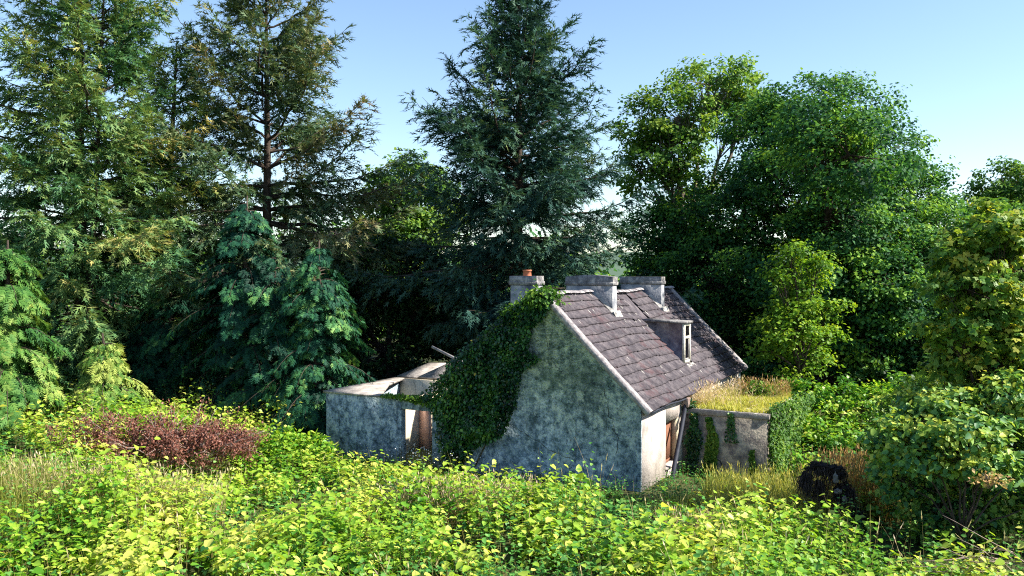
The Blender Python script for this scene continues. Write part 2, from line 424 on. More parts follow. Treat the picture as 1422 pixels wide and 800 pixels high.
def in_house(x, y, m=0.0):
    u, v = local(x, y)
    return ((u > -12.25 - m) & (u < 0.05 + m) & (v > -m) & (v < 7.6 + m)) | ((u > -6.5 - m) & (u < m) & (v > -m) & (v < 13.6 + m)) | ((u > -m) & (u < 3 + m) & (v > 4.4 - m) & (v < 9.1 + m))


def ground_z(x, y):
    x, y = np.asarray(x, float), np.asarray(y, float)
    z = 1.0 * smooth((-x - 7.5) / 6) * smooth((y - 14) / 8)
    z = z - 0.45 * smooth((x - 4.5) / 3) * smooth((y - 18) / 6) * smooth((34 - y) / 6)
    z = z + 0.8 * smooth((x - 8) / 4) * smooth((y - 33) / 8)
    return z + 0.15 * (noise2(x * .35, y * .35, 3) - .5) * (np.abs(x) < 80)


g = np.concatenate([-np.geomspace(4000, 45, 26), np.linspace(-44, 44, 120), np.geomspace(45, 4000, 26)])
gy = np.concatenate([np.linspace(-60, 4, 12), np.linspace(5, 60, 90), np.geomspace(61, 5000, 40)])
GX, GY = np.meshgrid(g, gy)
GZ = ground_z(GX, GY)
a = Acc()
nx = len(g)
i, j = np.meshgrid(np.arange(nx - 1), np.arange(len(gy) - 1))
k = (j * nx + i).ravel()
a.add(np.stack([GX, GY, GZ], -1).reshape(-1, 3), quads=np.stack([k, k + 1, k + nx + 1, k + nx], -1))
tag(a.build('ground', M['soil'], smooth_shade=True), 'dark soil and low turf under the overgrowth', None, None, 'structure')

a = Acc()
hx = np.linspace(-1800, 1800, 120)
hh = 14 + 34 * noise2(hx / 420, 0 * hx, 8) + 9 * noise2(hx / 90, 0 * hx, 9)
hv = np.stack([np.stack([hx, 0 * hx + 1050 + dy, hh * f], -1) for dy, f in ((-380, -0.05), (-200, .45), (0, 1.0), (320, 0.9), (800, -0.05))], 0)
n = len(hx)
i, j = np.meshgrid(np.arange(n - 1), np.arange(4))
k = (j * n + i).ravel()
a.add(hv.reshape(-1, 3), quads=np.stack([k, k + 1, k + n + 1, k + n], -1))
tag(a.build('hills', M['hill'], smooth_shade=True), 'low distant hills glimpsed between the trunks', None, None, 'structure')

# ------------------------------------------------------------------ the cottage
cot = empty('cottage', tuple(HO), 'derelict rendered cottage with tiled roof, three chimneys and roofless side wing', 'cottage', None, -TH)
rng = np.random.default_rng(11)
W, EV, RZ, LEN = 6.5, 2.70, 5.98, 13.5
SL = (RZ - EV) / (W / 2)
SLA = math.atan(SL)


def part(name, mat, parent=cot, fn=None, bevel=0.0, label=None, smooth_shade=False):
    a = Acc(); fn(a)
    o = a.build(name, mat, parent, smooth_shade=smooth_shade, tint=False)
    if bevel:
        b = o.modifiers.new('bevel', 'BEVEL'); b.width = bevel; b.segments = 1; b.limit_method = 'ANGLE'
    if label: o['label'] = label
    return o


GP = [(-W, -.7), (0, -.7), (0, EV - .08), (-W / 2, RZ - .10), (-W, EV - .08)]
part('gable_wall', M['gable'], fn=lambda a: a.prism(GP, 0, .07))
part('gable_wall', M['gable'], fn=lambda a: a.prism(GP, LEN - .4, LEN))
rc = np.random.default_rng(4)
for P in ([(-4.9, 2.0), (-4.2, 1.55), (-3.5, 1.3), (-2.9, .95), (-2.2, .8)], [(-1.2, 3.1), (-1.0, 2.3), (-.75, 1.7), (-.8, 1.1)], [(-3.2, 4.6), (-3.0, 3.9), (-2.6, 3.5)]):
    P = np.array(P); t = np.linspace(0, len(P) - 1, 22)
    q = np.stack([np.interp(t, np.arange(len(P)), P[:, 0]), 0 * t + .002, np.interp(t, np.arange(len(P)), P[:, 1])], -1)
    q[:, ::2] += rc.normal(0, .03, (22, 2))
    part('crack', M['dark'], fn=lambda a: a.tube(q, rc.uniform(.004, .014, 22), 4))
def fwall(a):
    z1 = EV - .10
    a.box((-.4, .072, -.7), (-.002, 2.5, z1)); a.box((-.4, 2.5, -.7), (-.002, 3.95, .25)); a.box((-.4, 2.5, 1.75), (-.002, 3.95, z1)); a.box((-.4, 3.95, -.7), (-.002, LEN - .4, z1))
part('front_wall', M['limewash'], fn=fwall)
part('back_wall', M['gable'], fn=lambda a: a.box((-W + .002, .072, -.7), (-W + .4, LEN - .4, EV - .1)))
win = part('window', M['brownwood'], fn=lambda a: [a.box((-.30, 2.5, .25), (-.24, 2.60, 1.75)), a.box((-.30, 3.85, .25), (-.24, 3.95, 1.75)), a.box((-.30, 2.6, 1.66), (-.24, 3.85, 1.75)), a.box((-.30, 2.6, .25), (-.24, 3.85, .34)), a.box((-.30, 3.18, .34), (-.24, 3.26, 1.66))])
for v0, v1 in ((2.6, 3.18), (3.26, 3.85)):
    part('board', M['brownwood'], win, fn=lambda a: a.box((-.29, v0, .34), (-.265, v1, 1.66)))
part('window_sill', M['concrete'], win, fn=lambda a: a.box((-.24, 2.46, .19), (.06, 3.99, .247)))
part('window_reveal', M['cream'], win, fn=lambda a: a.box((-.235, 3.93, .25), (-.003, 3.948, 1.748)))

def slope_pt(s, v, side=1, h=0.0):
    """point s metres (along the slope) below the ridge, at v, h above the tile bed; side 1 = front"""
    c, sn = math.cos(SLA), math.sin(SLA)
    sag = -.07 * math.sin(math.pi * min(max((v - 4.3) / 5.4, 0), 1)) * max(0, 1 - s / 4.4) - .03 * math.sin(v * .9 + 1) * math.sin(s * .9)
    return np.array([-W / 2 + side * (s * c + h * sn), v, RZ - s * sn + h * c + sag])

SMAX = (W / 2 + .24) / math.cos(SLA)
def bed(a):
    for side in (1, -1):
        vs = np.linspace(-.02, LEN + .02, 30)
        ss = np.linspace(0.0, SMAX - .04, 8)
        top = np.array([[slope_pt(s, v, side, -.005) for v in vs] for s in ss])
        bot = np.array([[slope_pt(s, v, side, -.07) for v in vs] for s in ss])
        i, j = np.meshgrid(np.arange(29), np.arange(7)); k = (j * 30 + i).ravel()
        q = np.stack([k, k + 1, k + 31, k + 30], -1)
        a.add(top.reshape(-1, 3), quads=q if side == 1 else q[:, ::-1])
        a.add(bot.reshape(-1, 3), quads=q[:, ::-1] if side == 1 else q)
        e = np.concatenate([top[-1], bot[-1]]); kk = np.arange(29)
        a.add(e, quads=np.stack([kk, kk + 1, kk + 31, kk + 30], -1))
roof = part('roof', M['slate'], fn=bed)

TW, TL, EXP = .33, .42, .352
NP = 13
def tile_tpl():
    x = np.linspace(-TW / 2 + .0015, TW / 2 - .0015, NP)
    prof = .030 * np.abs(np.sin(np.linspace(0, 4 * np.pi, NP))) ** .8
    up = np.stack([x, np.full(NP, -.5 * TL), prof + .004], -1)
    lo = np.stack([x, np.full(NP, .5 * TL), prof * .8 + .078], -1)
    lb = np.stack([x, np.full(NP, .5 * TL), np.full(NP, .006)], -1)
    V = np.concatenate([up, lo, lb])
    i = np.arange(NP - 1)
    F = np.concatenate([np.stack([i, i + 1, i + 1 + NP, i + NP], -1), np.stack([i + NP, i + 1 + NP, i + 1 + 2 * NP, i + 2 * NP], -1)])[:, ::-1]
    return V, F
TILE = tile_tpl()
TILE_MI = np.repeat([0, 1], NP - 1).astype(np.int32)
def covered(u, v):
    if v < .20 or v > LEN - .3: return True
    for v0 in (4.0, 9.58):
        if v0 - .1 < v < v0 + .55 and u < -2.42: return True
    return 6.58 < v < 7.5 and u < -.62
rows = int(SMAX / EXP)
spots = []
for r in range(rows + 1):
    s = SMAX - r * EXP - TL / 2
    if s < .12: continue
    for c in range(int(13.2 / TW)):
        v = .19 + TW / 2 + c * TW
        pc = slope_pt(s, v)
        if covered(pc[0], v): continue
        ex = norm(slope_pt(s, v - .1) - slope_pt(s, v + .1)); ey = norm(slope_pt(s + .1, v) - slope_pt(s - .1, v)); ez = np.cross(ex, ey)
        jit = rng.normal(0, .006, 2) + [0, .022 * math.sin(v * 1.7 + r * 2.1) + .012 * math.sin(v * 4.3 + r)]
        slip = 0.0
        if 4.5 < v < 7.2 and s < 1.3 and rng.random() < .16: slip = rng.uniform(.05, .2)
        rot = rng.normal(0, .010) + (rng.normal(0, .12) if slip else 0)
        ex2, ey2 = ex * math.cos(rot) + ey * math.sin(rot), ey * math.cos(rot) - ex * math.sin(rot)
        pos = pc + ex * jit[0] + ey * (jit[1] + slip) + ez * (abs(rng.normal(0, .004)) + (.02 if slip else 0))
        wp = house_pt(*pos)
        spots.append((np.linalg.norm(wp - [0, 0, EYE]), pos, ex2, ey2, ez))
spots.sort(key=lambda t: t[0])
tile_me = None
for d_, pos, ex, ey, ez in spots[:300]:
    if tile_me is None:
        t_acc = Acc(); t_acc.add(TILE[0], quads=TILE[1])
        o = t_acc.build('tile', [M['slate'], M['tile_edge']], roof, tint=False); tile_me = o.data
        tile_me.polygons.foreach_set('material_index', TILE_MI)
    else:
        o = bpy.data.objects.new('tile', tile_me); COL.objects.link(o); o.parent = roof
    o.matrix_local = Matrix(((ex[0], ey[0], ez[0], pos[0]), (ex[1], ey[1], ez[1], pos[1]), (ex[2], ey[2], ez[2], pos[2]), (0, 0, 0, 1)))
a = Acc()
rest = spots[300:]
P_, B_ = [t[1] for t in rest], [np.stack([t[2], t[3], t[4]]) for t in rest]
for r in range(rows + 1):                                # the hidden rear slope
    s = SMAX - r * EXP - TL / 2
    if s < .12: continue
    for c in range(int(13.1 / TW)):
        v = .30 + TW / 2 + c * TW
        pc = slope_pt(s, v, -1)
        ex = norm(slope_pt(s, v + .1, -1) - slope_pt(s, v - .1, -1)); ey = norm(slope_pt(s + .1, v, -1) - slope_pt(s - .1, v, -1))
        P_.append(pc); B_.append(np.stack([ex, ey, np.cross(ex, ey)]))
a.scatter(TILE, np.array(P_), np.array(B_), np.full(len(P_), .5))
o = a.build('roof_tiles', [M['slate'], M['tile_edge']], roof, tint=False)
o.data.polygons.foreach_set('material_index', np.tile(TILE_MI, len(P_)))
tag(o, kind='stuff')

# pale streaks: slivers of bleached mortar and moss lying between tiles
def streaks(a):
    for k in range(95):
        r = rng.integers(0, rows); s = SMAX - r * EXP - rng.uniform(.0, .1); v = rng.uniform(.5, 13)
        if rng.random() < .35: v = rng.uniform(4.4, 8); s = rng.uniform(.2, 2.2)
        if covered(slope_pt(s, v)[0], v): continue
        l, w_ = rng.uniform(.12, .34), rng.uniform(.015, .045)
        p = [slope_pt(s - l, v - w_, 1, .055), slope_pt(s - l, v + w_, 1, .058), slope_pt(s, v + w_ * .6, 1, .070), slope_pt(s, v - w_ * .7, 1, .068)]
        lowp = [slope_pt(s - l, v - w_, 1, .02), slope_pt(s - l, v + w_, 1, .02), slope_pt(s, v + w_ * .6, 1, .03), slope_pt(s, v - w_ * .7, 1, .03)]
        a.add(np.array(p + lowp), quads=[[0, 3, 2, 1], [0, 1, 5, 4], [1, 2, 6, 5], [2, 3, 7, 6], [3, 0, 4, 7]])
tag(part('mortar_sliver', M['palelichen'], roof, fn=streaks), kind='stuff')

# ridge tiles
v = .05
k = 0
while v < LEN - .1:
    l = rng.uniform(.40, .46)
    if not (3.9 < v + l / 2 < 4.6 or 9.5 < v + l / 2 < 10.2):
        def rt(a, v=v, l=l):
            dz = rng.normal(0, .012); ang = np.linspace(-1.0, 1.0, 7)
            ring = [[-W / 2 + .20 * math.sin(t), .19 * math.cos(t) - .10] for t in ang]
            z0 = slope_pt(0, v + l / 2)[2] + dz + .045
            vv = [[x, v, z0 + z] for x, z in ring] + [[x, v + l - .012, z0 + z + rng.normal(0, .004)] for x, z in ring]
            vv += [[x * 1 + (-W / 2 - x) * .12, v, z0 + z - .03] for x, z in ring]
            q = [[i, i + 7, i + 8, i + 1] for i in range(6)] + [[i + 1, i + 15, i + 14, i] for i in range(6)]
            a.add(vv, quads=q)
        part('ridge_tile', M['verge'], roof, fn=rt)
    v += l
def verge(v0, v1, h0, h1):
    def f(a):
        for side in (1, -1):
            S = np.linspace(0.02, SMAX + .03, 16)
            jt = rng.normal(0, .010, 16)
            P = np.array([[slope_pt(s, v0 + jt[i], side, h1), slope_pt(s, v1 + jt[i] * .8, side, h1), slope_pt(s, v1, side, h0), slope_pt(s, v0, side, h0)] for i, s in enumerate(S)])
            i, j = np.meshgrid(np.arange(4), np.arange(15)); i, j = i.ravel(), j.ravel()
            q = np.stack([j * 4 + i, j * 4 + (i + 1) % 4, (j + 1) * 4 + (i + 1) % 4, (j + 1) * 4 + i], -1)
            a.add(P.reshape(-1, 3), quads=q if side == -1 else q[:, ::-1])
            for e, o in ((0, 1), (15, -1)):
                a.add(P[e], quads=[[0, 1, 2, 3][::o * side]])
    return f
part('verge', M['verge'], roof, fn=verge(-.10, .17, -.09, .088))
part('verge', M['verge'], roof, fn=verge(LEN - .22, LEN + .12, -.09, .10))
def gut(a):
    vs = np.linspace(.0, 4.3, 12)
    a.tube([slope_pt(SMAX - .02, v_, 1, -.10) + [.03, 0, -.02 * math.sin(v_ * 2)] for v_ in vs], .035, 6)
part('gutter', M['pipe'], fn=gut)

# chimneys
def chimney(u0, u1, v0, v1, zb, zt, arch=False, pot=False, foot=True):
    st = part('chimney', M['chimney'], fn=lambda a: a.box((u0, v0, zb), (u1, v1, zt - .34), jit=.012, rng=rng), bevel=.015)
    cp = part('chimney_cap', M['capdark'], st, fn=lambda a: a.box((u0 - .05, v0 - .05, zt - .342), (u1 + .05, v1 + .05, zt - .21), jit=.008, rng=rng), bevel=.02)
    def top(a):
        n = 9
        for i in range(n):
            x0, x1 = u0 - .02 + (u1 - u0 + .04) * i / n, u0 - .02 + (u1 - u0 + .04) * (i + 1) / n
            ha = lambda x: zt - .03 + (.07 * math.sin(math.pi * (x - u0) / (u1 - u0)) if arch else 0)
            vv = [[x, y, z] for x in (x0, x1) for y in (v0 - .02, v1 + .02) for z in (zt - .215, ha(x))]
            a.add(vv, quads=[[0, 4, 5, 1], [2, 3, 7, 6], [1, 5, 7, 3]])
            if i == 0: a.add(vv, quads=[[0, 1, 3, 2]])
            if i == n - 1: a.add(vv, quads=[[4, 6, 7, 5]])
    part('chimney_top', M['capdark'], st, fn=top)
    if pot:
        def pt(a):
            c = [(u0 + u1) / 2 + .02, (v0 + v1) / 2, zt - .04]
            a.tube([c, [c[0], c[1], c[2] + .02], [c[0], c[1], c[2] + .17], [c[0], c[1], c[2] + .175], [c[0], c[1], c[2] + .22]], [.15, .15, .135, .155, .155], 16)
        part('chimney_pot', M['pot'], st, fn=pt, smooth_shade=False)
    if foot:
        def ft(a):
            s0 = (u1 + W / 2) / math.cos(SLA)
            for vv in (v0 - .07,):
                P = [slope_pt(s, y, 1, h) for s in (.35, s0 + .1) for y, h in ((vv - .02, .06), (v0 + .01, .16))]
                a.add(np.array(P), quads=[[0, 2, 3, 1]])
            P = [slope_pt(s0 - .05, v0 - .10, 1, .15), slope_pt(s0 + .22, v0 - .12, 1, .06), slope_pt(s0 + .26, v1 + .1, 1, .06), slope_pt(s0 - .05, v1 + .1, 1, .17)]
            a.add(np.array(P), quads=[[0, 1, 2, 3]])
        part('flashing', M['palelichen'], st, fn=ft)
    return st
chimney(-4.28, -2.46, 4.03, 4.48, 4.9, 6.60, arch=True)
chimney(-4.22, -2.43, 9.60, 10.06, 4.9, 6.58)
chimney(-5.15, -4.15, 1.25, 1.78, 3.8, 6.64, pot=True, foot=False)['label'] = 'chimney on the rear slope carrying one short terracotta pot'

# dormer
dm = part('dormer', M['dormer'], fn=lambda a: [a.prism([(-.60, 3.22), (-.60, 4.84), (-2.2, 4.84)], 6.64, 6.74), a.prism([(-.60, 3.22), (-.60, 4.84), (-2.2, 4.84)], 7.36, 7.46)])
part('dormer_roof', M['capdark'], dm, fn=lambda a: a.add(np.array([[-2.25, 6.56, 4.85], [-.50, 6.56, 4.80], [-.50, 7.54, 4.80], [-2.25, 7.54, 4.85], [-2.25, 6.56, 4.93], [-.50, 6.56, 4.88], [-.50, 7.54, 4.88], [-2.25, 7.54, 4.93]]), quads=[[0, 3, 2, 1], [4, 5, 6, 7], [0, 1, 5, 4], [1, 2, 6, 5], [2, 3, 7, 6], [3, 0, 4, 7]]))
def dfr(a):
    a.box((-.66, 6.62, 3.30), (-.57, 6.74, 4.80)); a.box((-.66, 7.36, 3.30), (-.57, 7.48, 4.80))
    a.box((-.66, 6.74, 4.70), (-.575, 7.36, 4.80)); a.box((-.66, 6.74, 3.30), (-.575, 7.36, 3.40)); a.box((-.66, 6.74, 4.22), (-.58, 7.36, 4.31))
part('window_frame', M['whitewood'], dm, fn=dfr)
part('dark_backing', M['dark'], dm, fn=lambda a: a.box((-.95, 6.745, 3.4), (-.90, 7.355, 4.7)))  # near-black sheet standing in for the unlit inside
part('lower_sash', M['greywood'], dm, fn=lambda a: [a.box((-.64, 6.745, 3.41), (-.60, 6.80, 4.21)), a.box((-.64, 7.30, 3.41), (-.60, 7.355, 4.21)), a.box((-.64, 6.80, 3.41), (-.60, 7.30, 3.47))])
def dfoot(a):
    for k in range(9):
        s = (W / 2 - .58) / math.cos(SLA) + rng.uniform(.06, .22); vv = 6.6 + k * .1 + rng.uniform(-.03, .03); r = rng.uniform(.05, .10)
        c = slope_pt(s, vv, 1, .06)
        P = [c + r * np.array([math.cos(t) * rng.uniform(.7, 1.2), math.sin(t) * rng.uniform(.7, 1.2), -.25]) for t in np.linspace(0, 5.2, 6)] + [c + [0, 0, r * .6]]
        a.add(np.array(P), tris=[[i, (i + 1) % 6, 6] for i in range(6)])
part('mortar_rubble', M['palelichen'], dm, fn=dfoot)

# lean-to
def ltw(a):
    z1 = 1.797
    a.box((.004, 4.45, -1.0), (2.9, 4.75, z1)); a.box((2.6, 4.75, -1.0), (2.9, 9.0, z1)); a.box((.004, 8.7, -1.0), (2.6, 9.0, z1))
lt = part('lean_to', M['leanto'], fn=ltw, bevel=.015)
part('roof_slab', M['concrete'], lt, fn=lambda a: a.box((.006, 4.36, 1.80), (2.98, 9.1, 2.0), jit=.01, rng=rng), bevel=.02)
part('crack', M['dark'], lt, fn=lambda a: a.tube([(.95, 4.447, .45), (1.2, 4.446, .30), (1.32, 4.447, .25), (1.45, 4.446, .0), (1.55, 4.447, -.1)], [.015, .022, .02, .018, .008], 4))
def pp(a):
    P = np.array([[.16, 4.30, 2.30], [.15, 4.20, 2.0], [.17, 3.9, 1.65], [.20, 3.3, .95], [.22, 2.7, .25], [.24, 2.25, -.45]])
    a.tube(P, .075, 10)
part('downpipe', M['pipe'], fn=pp, smooth_shade=True)
part('hopper', M['deadwood'], fn=lambda a: a.box((.05, 4.18, 2.05), (.30, 4.345, 2.38), jit=.02, rng=rng), bevel=.02)

# roofless side wing
def wfr(a):
    a.box((-12.2, 0.0, -.7), (-8.83, .3, 2.28)); a.box((-7.55, 0.0, -.7), (-6.505, .3, 2.28)); a.box((-8.83, 0.0, 1.92), (-7.55, .3, 2.28))
wing = part('side_wing', M['gable'], fn=wfr, bevel=.02)
part('side_wall', M['gable'], wing, fn=lambda a: a.box((-12.2, .302, -.7), (-11.9, 4.3, 2.28)))
part('rear_wall', M['cream'], wing, fn=lambda a: a.box((-12.2, 4.302, -.7), (-6.505, 4.6, 2.34)))
part('partition_wall', M['cream'], wing, fn=lambda a: a.box((-9.95, .302, -.7), (-9.70, 4.298, 1.98)))
part('pink_pier', M['pink'], wing, fn=lambda a: a.box((-9.698, 2.42, -.7), (-9.25, 2.62, 1.9)))
part('roof_slab', M['concrete'], wing, fn=lambda a: a.add(np.array([[x_, y_, z_] for z_ in (2.285, 2.36) for x_, y_ in ((-12.28, -.06), (-9.5, -.06), (-10.1, .7), (-11.2, 2.6), (-11.8, 4.5), (-12.28, 4.5))]), quads=[[0, 1, 7, 6], [1, 2, 8, 7], [2, 3, 9, 8], [3, 4, 10, 9], [4, 5, 11, 10], [5, 0, 6, 11], [6, 7, 8, 9], [6, 9, 10, 11], [3, 2, 1, 0], [5, 4, 3, 0]]))
part('wall_coping', M['concrete'], wing, fn=lambda a: [a.box((-9.45, -.03, 2.283), (-6.51, .33, 2.345), jit=.01, rng=rng)])
part('rear_room', M['leanto'], wing, fn=lambda a: a.box((-12.1, 4.64, -.7), (-6.51, 7.5, 2.2)))
for P in ([(-12.3, 4.7, 2.40), (-11.3, 4.7, 2.40), (-10.9, 6.5, 2.84), (-11.9, 6.5, 2.80)], [(-11.25, 4.72, 2.42), (-9.6, 4.72, 2.42), (-9.3, 6.6, 2.95), (-10.8, 6.6, 2.90)]):
    P = np.array(P)
    part('fallen_slab', M['concrete'], wing, fn=lambda a: a.add(np.concatenate([P, P - [0, 0, .07]]), quads=[[0, 1, 2, 3], [7, 6, 5, 4], [0, 4, 5, 1], [1, 5, 6, 2], [2, 6, 7, 3], [3, 7, 4, 0]]))
def rafter(a):
    p0, p1 = np.array([-9.85, 3.6, 3.80]), np.array([-7.2, 3.2, 2.95])
    a.tube([p0, (p0 + p1) / 2 + [0, 0, -.02], p1], [.055, .06, .06], 5)
part('rafter', M['greywood'], fn=rafter)

# ------------------------------------------------------------------ ivy
def ivy_patch(name, label, pts_fn, count, size, mat, seed, group=None, stems=None, tpl=LEAF2):
    """pts_fn(rng, n) -> (positions n x 3, outward normals n x 3) in the cottage's frame."""
    r = np.random.default_rng(seed)
    pos, nor = pts_fn(r, count)
    n = len(pos)
    down = np.array([0, 0, -1.0])
    d = norm(down * r.uniform(.3, 1, (n, 1)) + norm(nor) * r.uniform(.1, .6, (n, 1)) + r.normal(0, .45, (n, 3)))
    up = norm(norm(nor) + r.normal(0, .4, (n, 3)) + np.array([0, 0, .5]))
    t = np.clip(r.normal(.42, .22, n) + .6 * (noise2(pos[:, 0] * 1.5 + pos[:, 1], pos[:, 2] * 1.5, seed) - .5), 0, .97)
    t[r.random(n) < .004] = 1.0
    a = Acc()
    a.scatter(tpl, pos, basis_from(d, up, size * r.uniform(.6, 1.3, n)), t)
    root = empty(name, tuple(HO), label, 'ivy', group, -TH)
    a.build('foliage', mat, root)
    if stems:
        b = Acc()
        for P in stems:
            P = np.array(P, float); kk = np.linspace(0, len(P) - 1, 10)
            Q = np.stack([np.interp(kk, np.arange(len(P)), P[:, c]) for c in range(3)], -1) + r.normal(0, .02, (10, 3))
            b.tube(Q, np.linspace(.035, .008, 10), 5)
        b.build('stem', M['barkpale'], root, tint=False)
    return root


def poly_sample(r, n, poly):
    poly = np.array(poly, float)
    lo, hi = poly.min(0), poly.max(0)
    out = []
    tot = 0
    while tot < n:
        p = r.uniform(lo, hi, (n * 2, 2))
        x, y = p[:, 0], p[:, 1]
        inside = np.zeros(len(p), bool)
        j = len(poly) - 1
        for i in range(len(poly)):
            xi, yi = poly[i]; xj, yj = poly[j]
            c = ((yi > y) != (yj > y)) & (x < (xj - xi) * (y - yi) / (yj - yi + 1e-12) + xi)
            inside ^= c; j = i
        out.append(p[inside]); tot += inside.sum()
    return np.concatenate(out)[:n]


def gable_uv(px, py):
    """photo pixel -> (u, z) on the gable plane"""
    p, q = at(px, py, 1.0) - [0, 0, EYE], np.array([0, 0, EYE])
    nrm = np.array([HD[0], HD[1], 0]); s = np.dot(HO - q, nrm) / np.dot(p, nrm)
    w = q + p * s
    u, v_ = local(w[0], w[1])
    return float(u), float(w[2])

IVP = [gable_uv(*p) for p in [(757, 400), (768, 418), (758, 440), (740, 455), (735, 485), (752, 498), (728, 515), (718, 560), (705, 596), (700, 606), (668, 618), (652, 640), (646, 662), (628, 662), (626, 600), (612, 572), (602, 552), (614, 528), (642, 500), (660, 478), (676, 462), (702, 440), (728, 415)]]
def ivy_main(r, n):
    p = poly_sample(r, n, IVP)
    u, z = p[:, 0], p[:, 1]
    bulge = .12 + .55 * smooth((-u - 4.2) / 2.0) * smooth((z + .3) / 1.5) + .35 * noise2(u * 1.1, z * 1.1, 4) * smooth((-u - 3) / 2) + .08 * noise2(u * 5, z * 5, 6)
    bulge *= .6 + .8 * noise2(u * 2.6 + 9, z * 2.6, 14)
    dep = r.random(n) ** .5
    v_ = -bulge * dep
    nor = np.stack([-.25 - .25 * smooth((-u - 5.5) / 1.5), np.full(n, -1.0), .35 + 0 * u], -1)
    return np.stack([u, v_, z], -1), nor
stm = [[(-6.2, -.1, -.2), (-6.0, -.25, 1.5), (-5.2, -.2, 3.2), (-3.7, -.1, 5.2)], [(-6.5, -.1, -.2), (-6.7, -.3, 1.2), (-6.4, -.3, 2.6)], [(-5.8, -.05, .2), (-4.9, -.1, 2.0), (-4.4, -.06, 3.2), (-4.3, -.06, 4.0)]]
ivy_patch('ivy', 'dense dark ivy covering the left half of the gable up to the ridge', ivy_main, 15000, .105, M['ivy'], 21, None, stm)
def ivy_roof(r, n):
    s = r.uniform(0.05, 4.6, n) ** 1.0; v_ = r.uniform(-.25, 1.0, n) ** 1
    keep = v_ < .95 * noise2(s * 1.2, s * 0, 3) + .35 * (s > 1)
    s, v_ = s[keep], v_[keep]
    h = r.random(len(s)) * (.25 + .70 * noise2(s * 1.5, v_ * 1.5, 5)) * (.35 + .65 * smooth((s - .2) / 1.2))
    c, sn = math.cos(SLA), math.sin(SLA)
    return np.stack([-W / 2 - s * c - h * sn, v_, RZ - s * sn + h * c], -1), np.stack([-np.full(len(s), .6), -np.full(len(s), .3), np.full(len(s), .8)], -1)
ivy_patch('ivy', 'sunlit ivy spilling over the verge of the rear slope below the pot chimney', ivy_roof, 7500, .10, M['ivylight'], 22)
def ivy_ridge(r, n):
    p = r.normal(0, 1, (n, 3)) * [.26, .30, .15]
    return np.array([-3.42, .2, 5.92]) + p, norm(p + [0, -.2, .5])
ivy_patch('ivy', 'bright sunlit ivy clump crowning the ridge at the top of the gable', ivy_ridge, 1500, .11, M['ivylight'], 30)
def ivy_wingtop(r, n):
    u = r.uniform(-9.6, -6.6, n); f = smooth((u + 9.6) / 2.6)
    z = 2.36 + r.random(n) * .16 * f - r.random(n) ** 2 * .35 * f; v_ = -.05 + r.uniform(-.15, .35, n)
    v_ = np.where(z < 2.3, -.03 - .08 * r.random(n), v_)
    return np.stack([u, v_, z], -1), np.stack([0 * u, 0 * u - .5, 0 * u + 1], -1)
ivy_patch('ivy', 'low ivy creeping along the broken wall top above the doorway', ivy_wingtop, 1500, .085, M['ivylight'], 23)
def ivy_wingback(r, n):
    c = np.array([-6.9, 4.6, 2.5]); p = r.normal(0, 1, (n, 3)) * [.55, .6, .42]
    return c + p, norm(p + [0, -.3, .6])
ivy_patch('ivy', 'pale leafy climber heaped behind the ivy on the roofless wing', ivy_wingback, 1500, .11, M['ivylight'], 24)
def strip(u0, u1, z0, z1, v0, th, wob):
    def f(r, n):
        z = r.uniform(z0, z1, n); w_ = (u1 - u0) * (.25 + .9 * noise2(z * 1.9 + u0 * 9, 0 * z, 5)) * (1.5 - .9 * (z - z0) / (z1 - z0))
        u = (u0 + u1) / 2 + wob * (noise2(z * 1.3 + 4 + u0, 0 * z, 7) - .5) + r.uniform(-.5, .5, n) * w_
        return np.stack([u, v0 - th * r.random(n), z], -1), np.stack([0 * u + .2, 0 * u - 1, 0 * u + .3], -1)
    return f
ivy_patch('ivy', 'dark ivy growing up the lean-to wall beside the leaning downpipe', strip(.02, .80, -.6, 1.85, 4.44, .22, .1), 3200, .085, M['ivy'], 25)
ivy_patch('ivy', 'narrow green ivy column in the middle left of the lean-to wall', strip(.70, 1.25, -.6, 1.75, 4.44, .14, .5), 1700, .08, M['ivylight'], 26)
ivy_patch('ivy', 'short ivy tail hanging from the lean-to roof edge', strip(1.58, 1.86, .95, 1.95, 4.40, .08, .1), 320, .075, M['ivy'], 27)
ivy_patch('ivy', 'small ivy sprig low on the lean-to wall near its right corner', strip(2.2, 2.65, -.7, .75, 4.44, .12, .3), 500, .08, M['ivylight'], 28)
def ivy_corner(r, n):
    z = r.uniform(-.8, 2.25, n); v_ = 4.5 + r.random(n) ** 1.1 * 4.4
    out = .12 + .55 * noise2(v_ * .9, z * .9, 8) + .5 * smooth((z - 1.0) / 1.2) * smooth((v_ - 5.2) / 1.5)
    u = 2.9 + out * r.random(n) ** .6
    return np.stack([u, v_, z], -1), np.stack([0 * u + 1, 0 * u - .4, 0 * u + .4], -1)
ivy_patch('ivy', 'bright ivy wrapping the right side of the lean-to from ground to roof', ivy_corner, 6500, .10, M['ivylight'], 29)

# ------------------------------------------------------------------ trees
def trunk_path(r, base, top, bend=.02, K=12):
    base, top = np.asarray(base, float), np.asarray(top, float)
    t = np.linspace(0, 1, K)[:, None]
    h = np.linalg.norm(top - base)
    off = np.concatenate([np.cumsum(r.normal(0, bend * h / K, (K, 2)), 0), np.zeros((K, 1))], 1)
    off[0] = 0
    return base + (top - base) * t + off * np.sin(np.pi * t) 


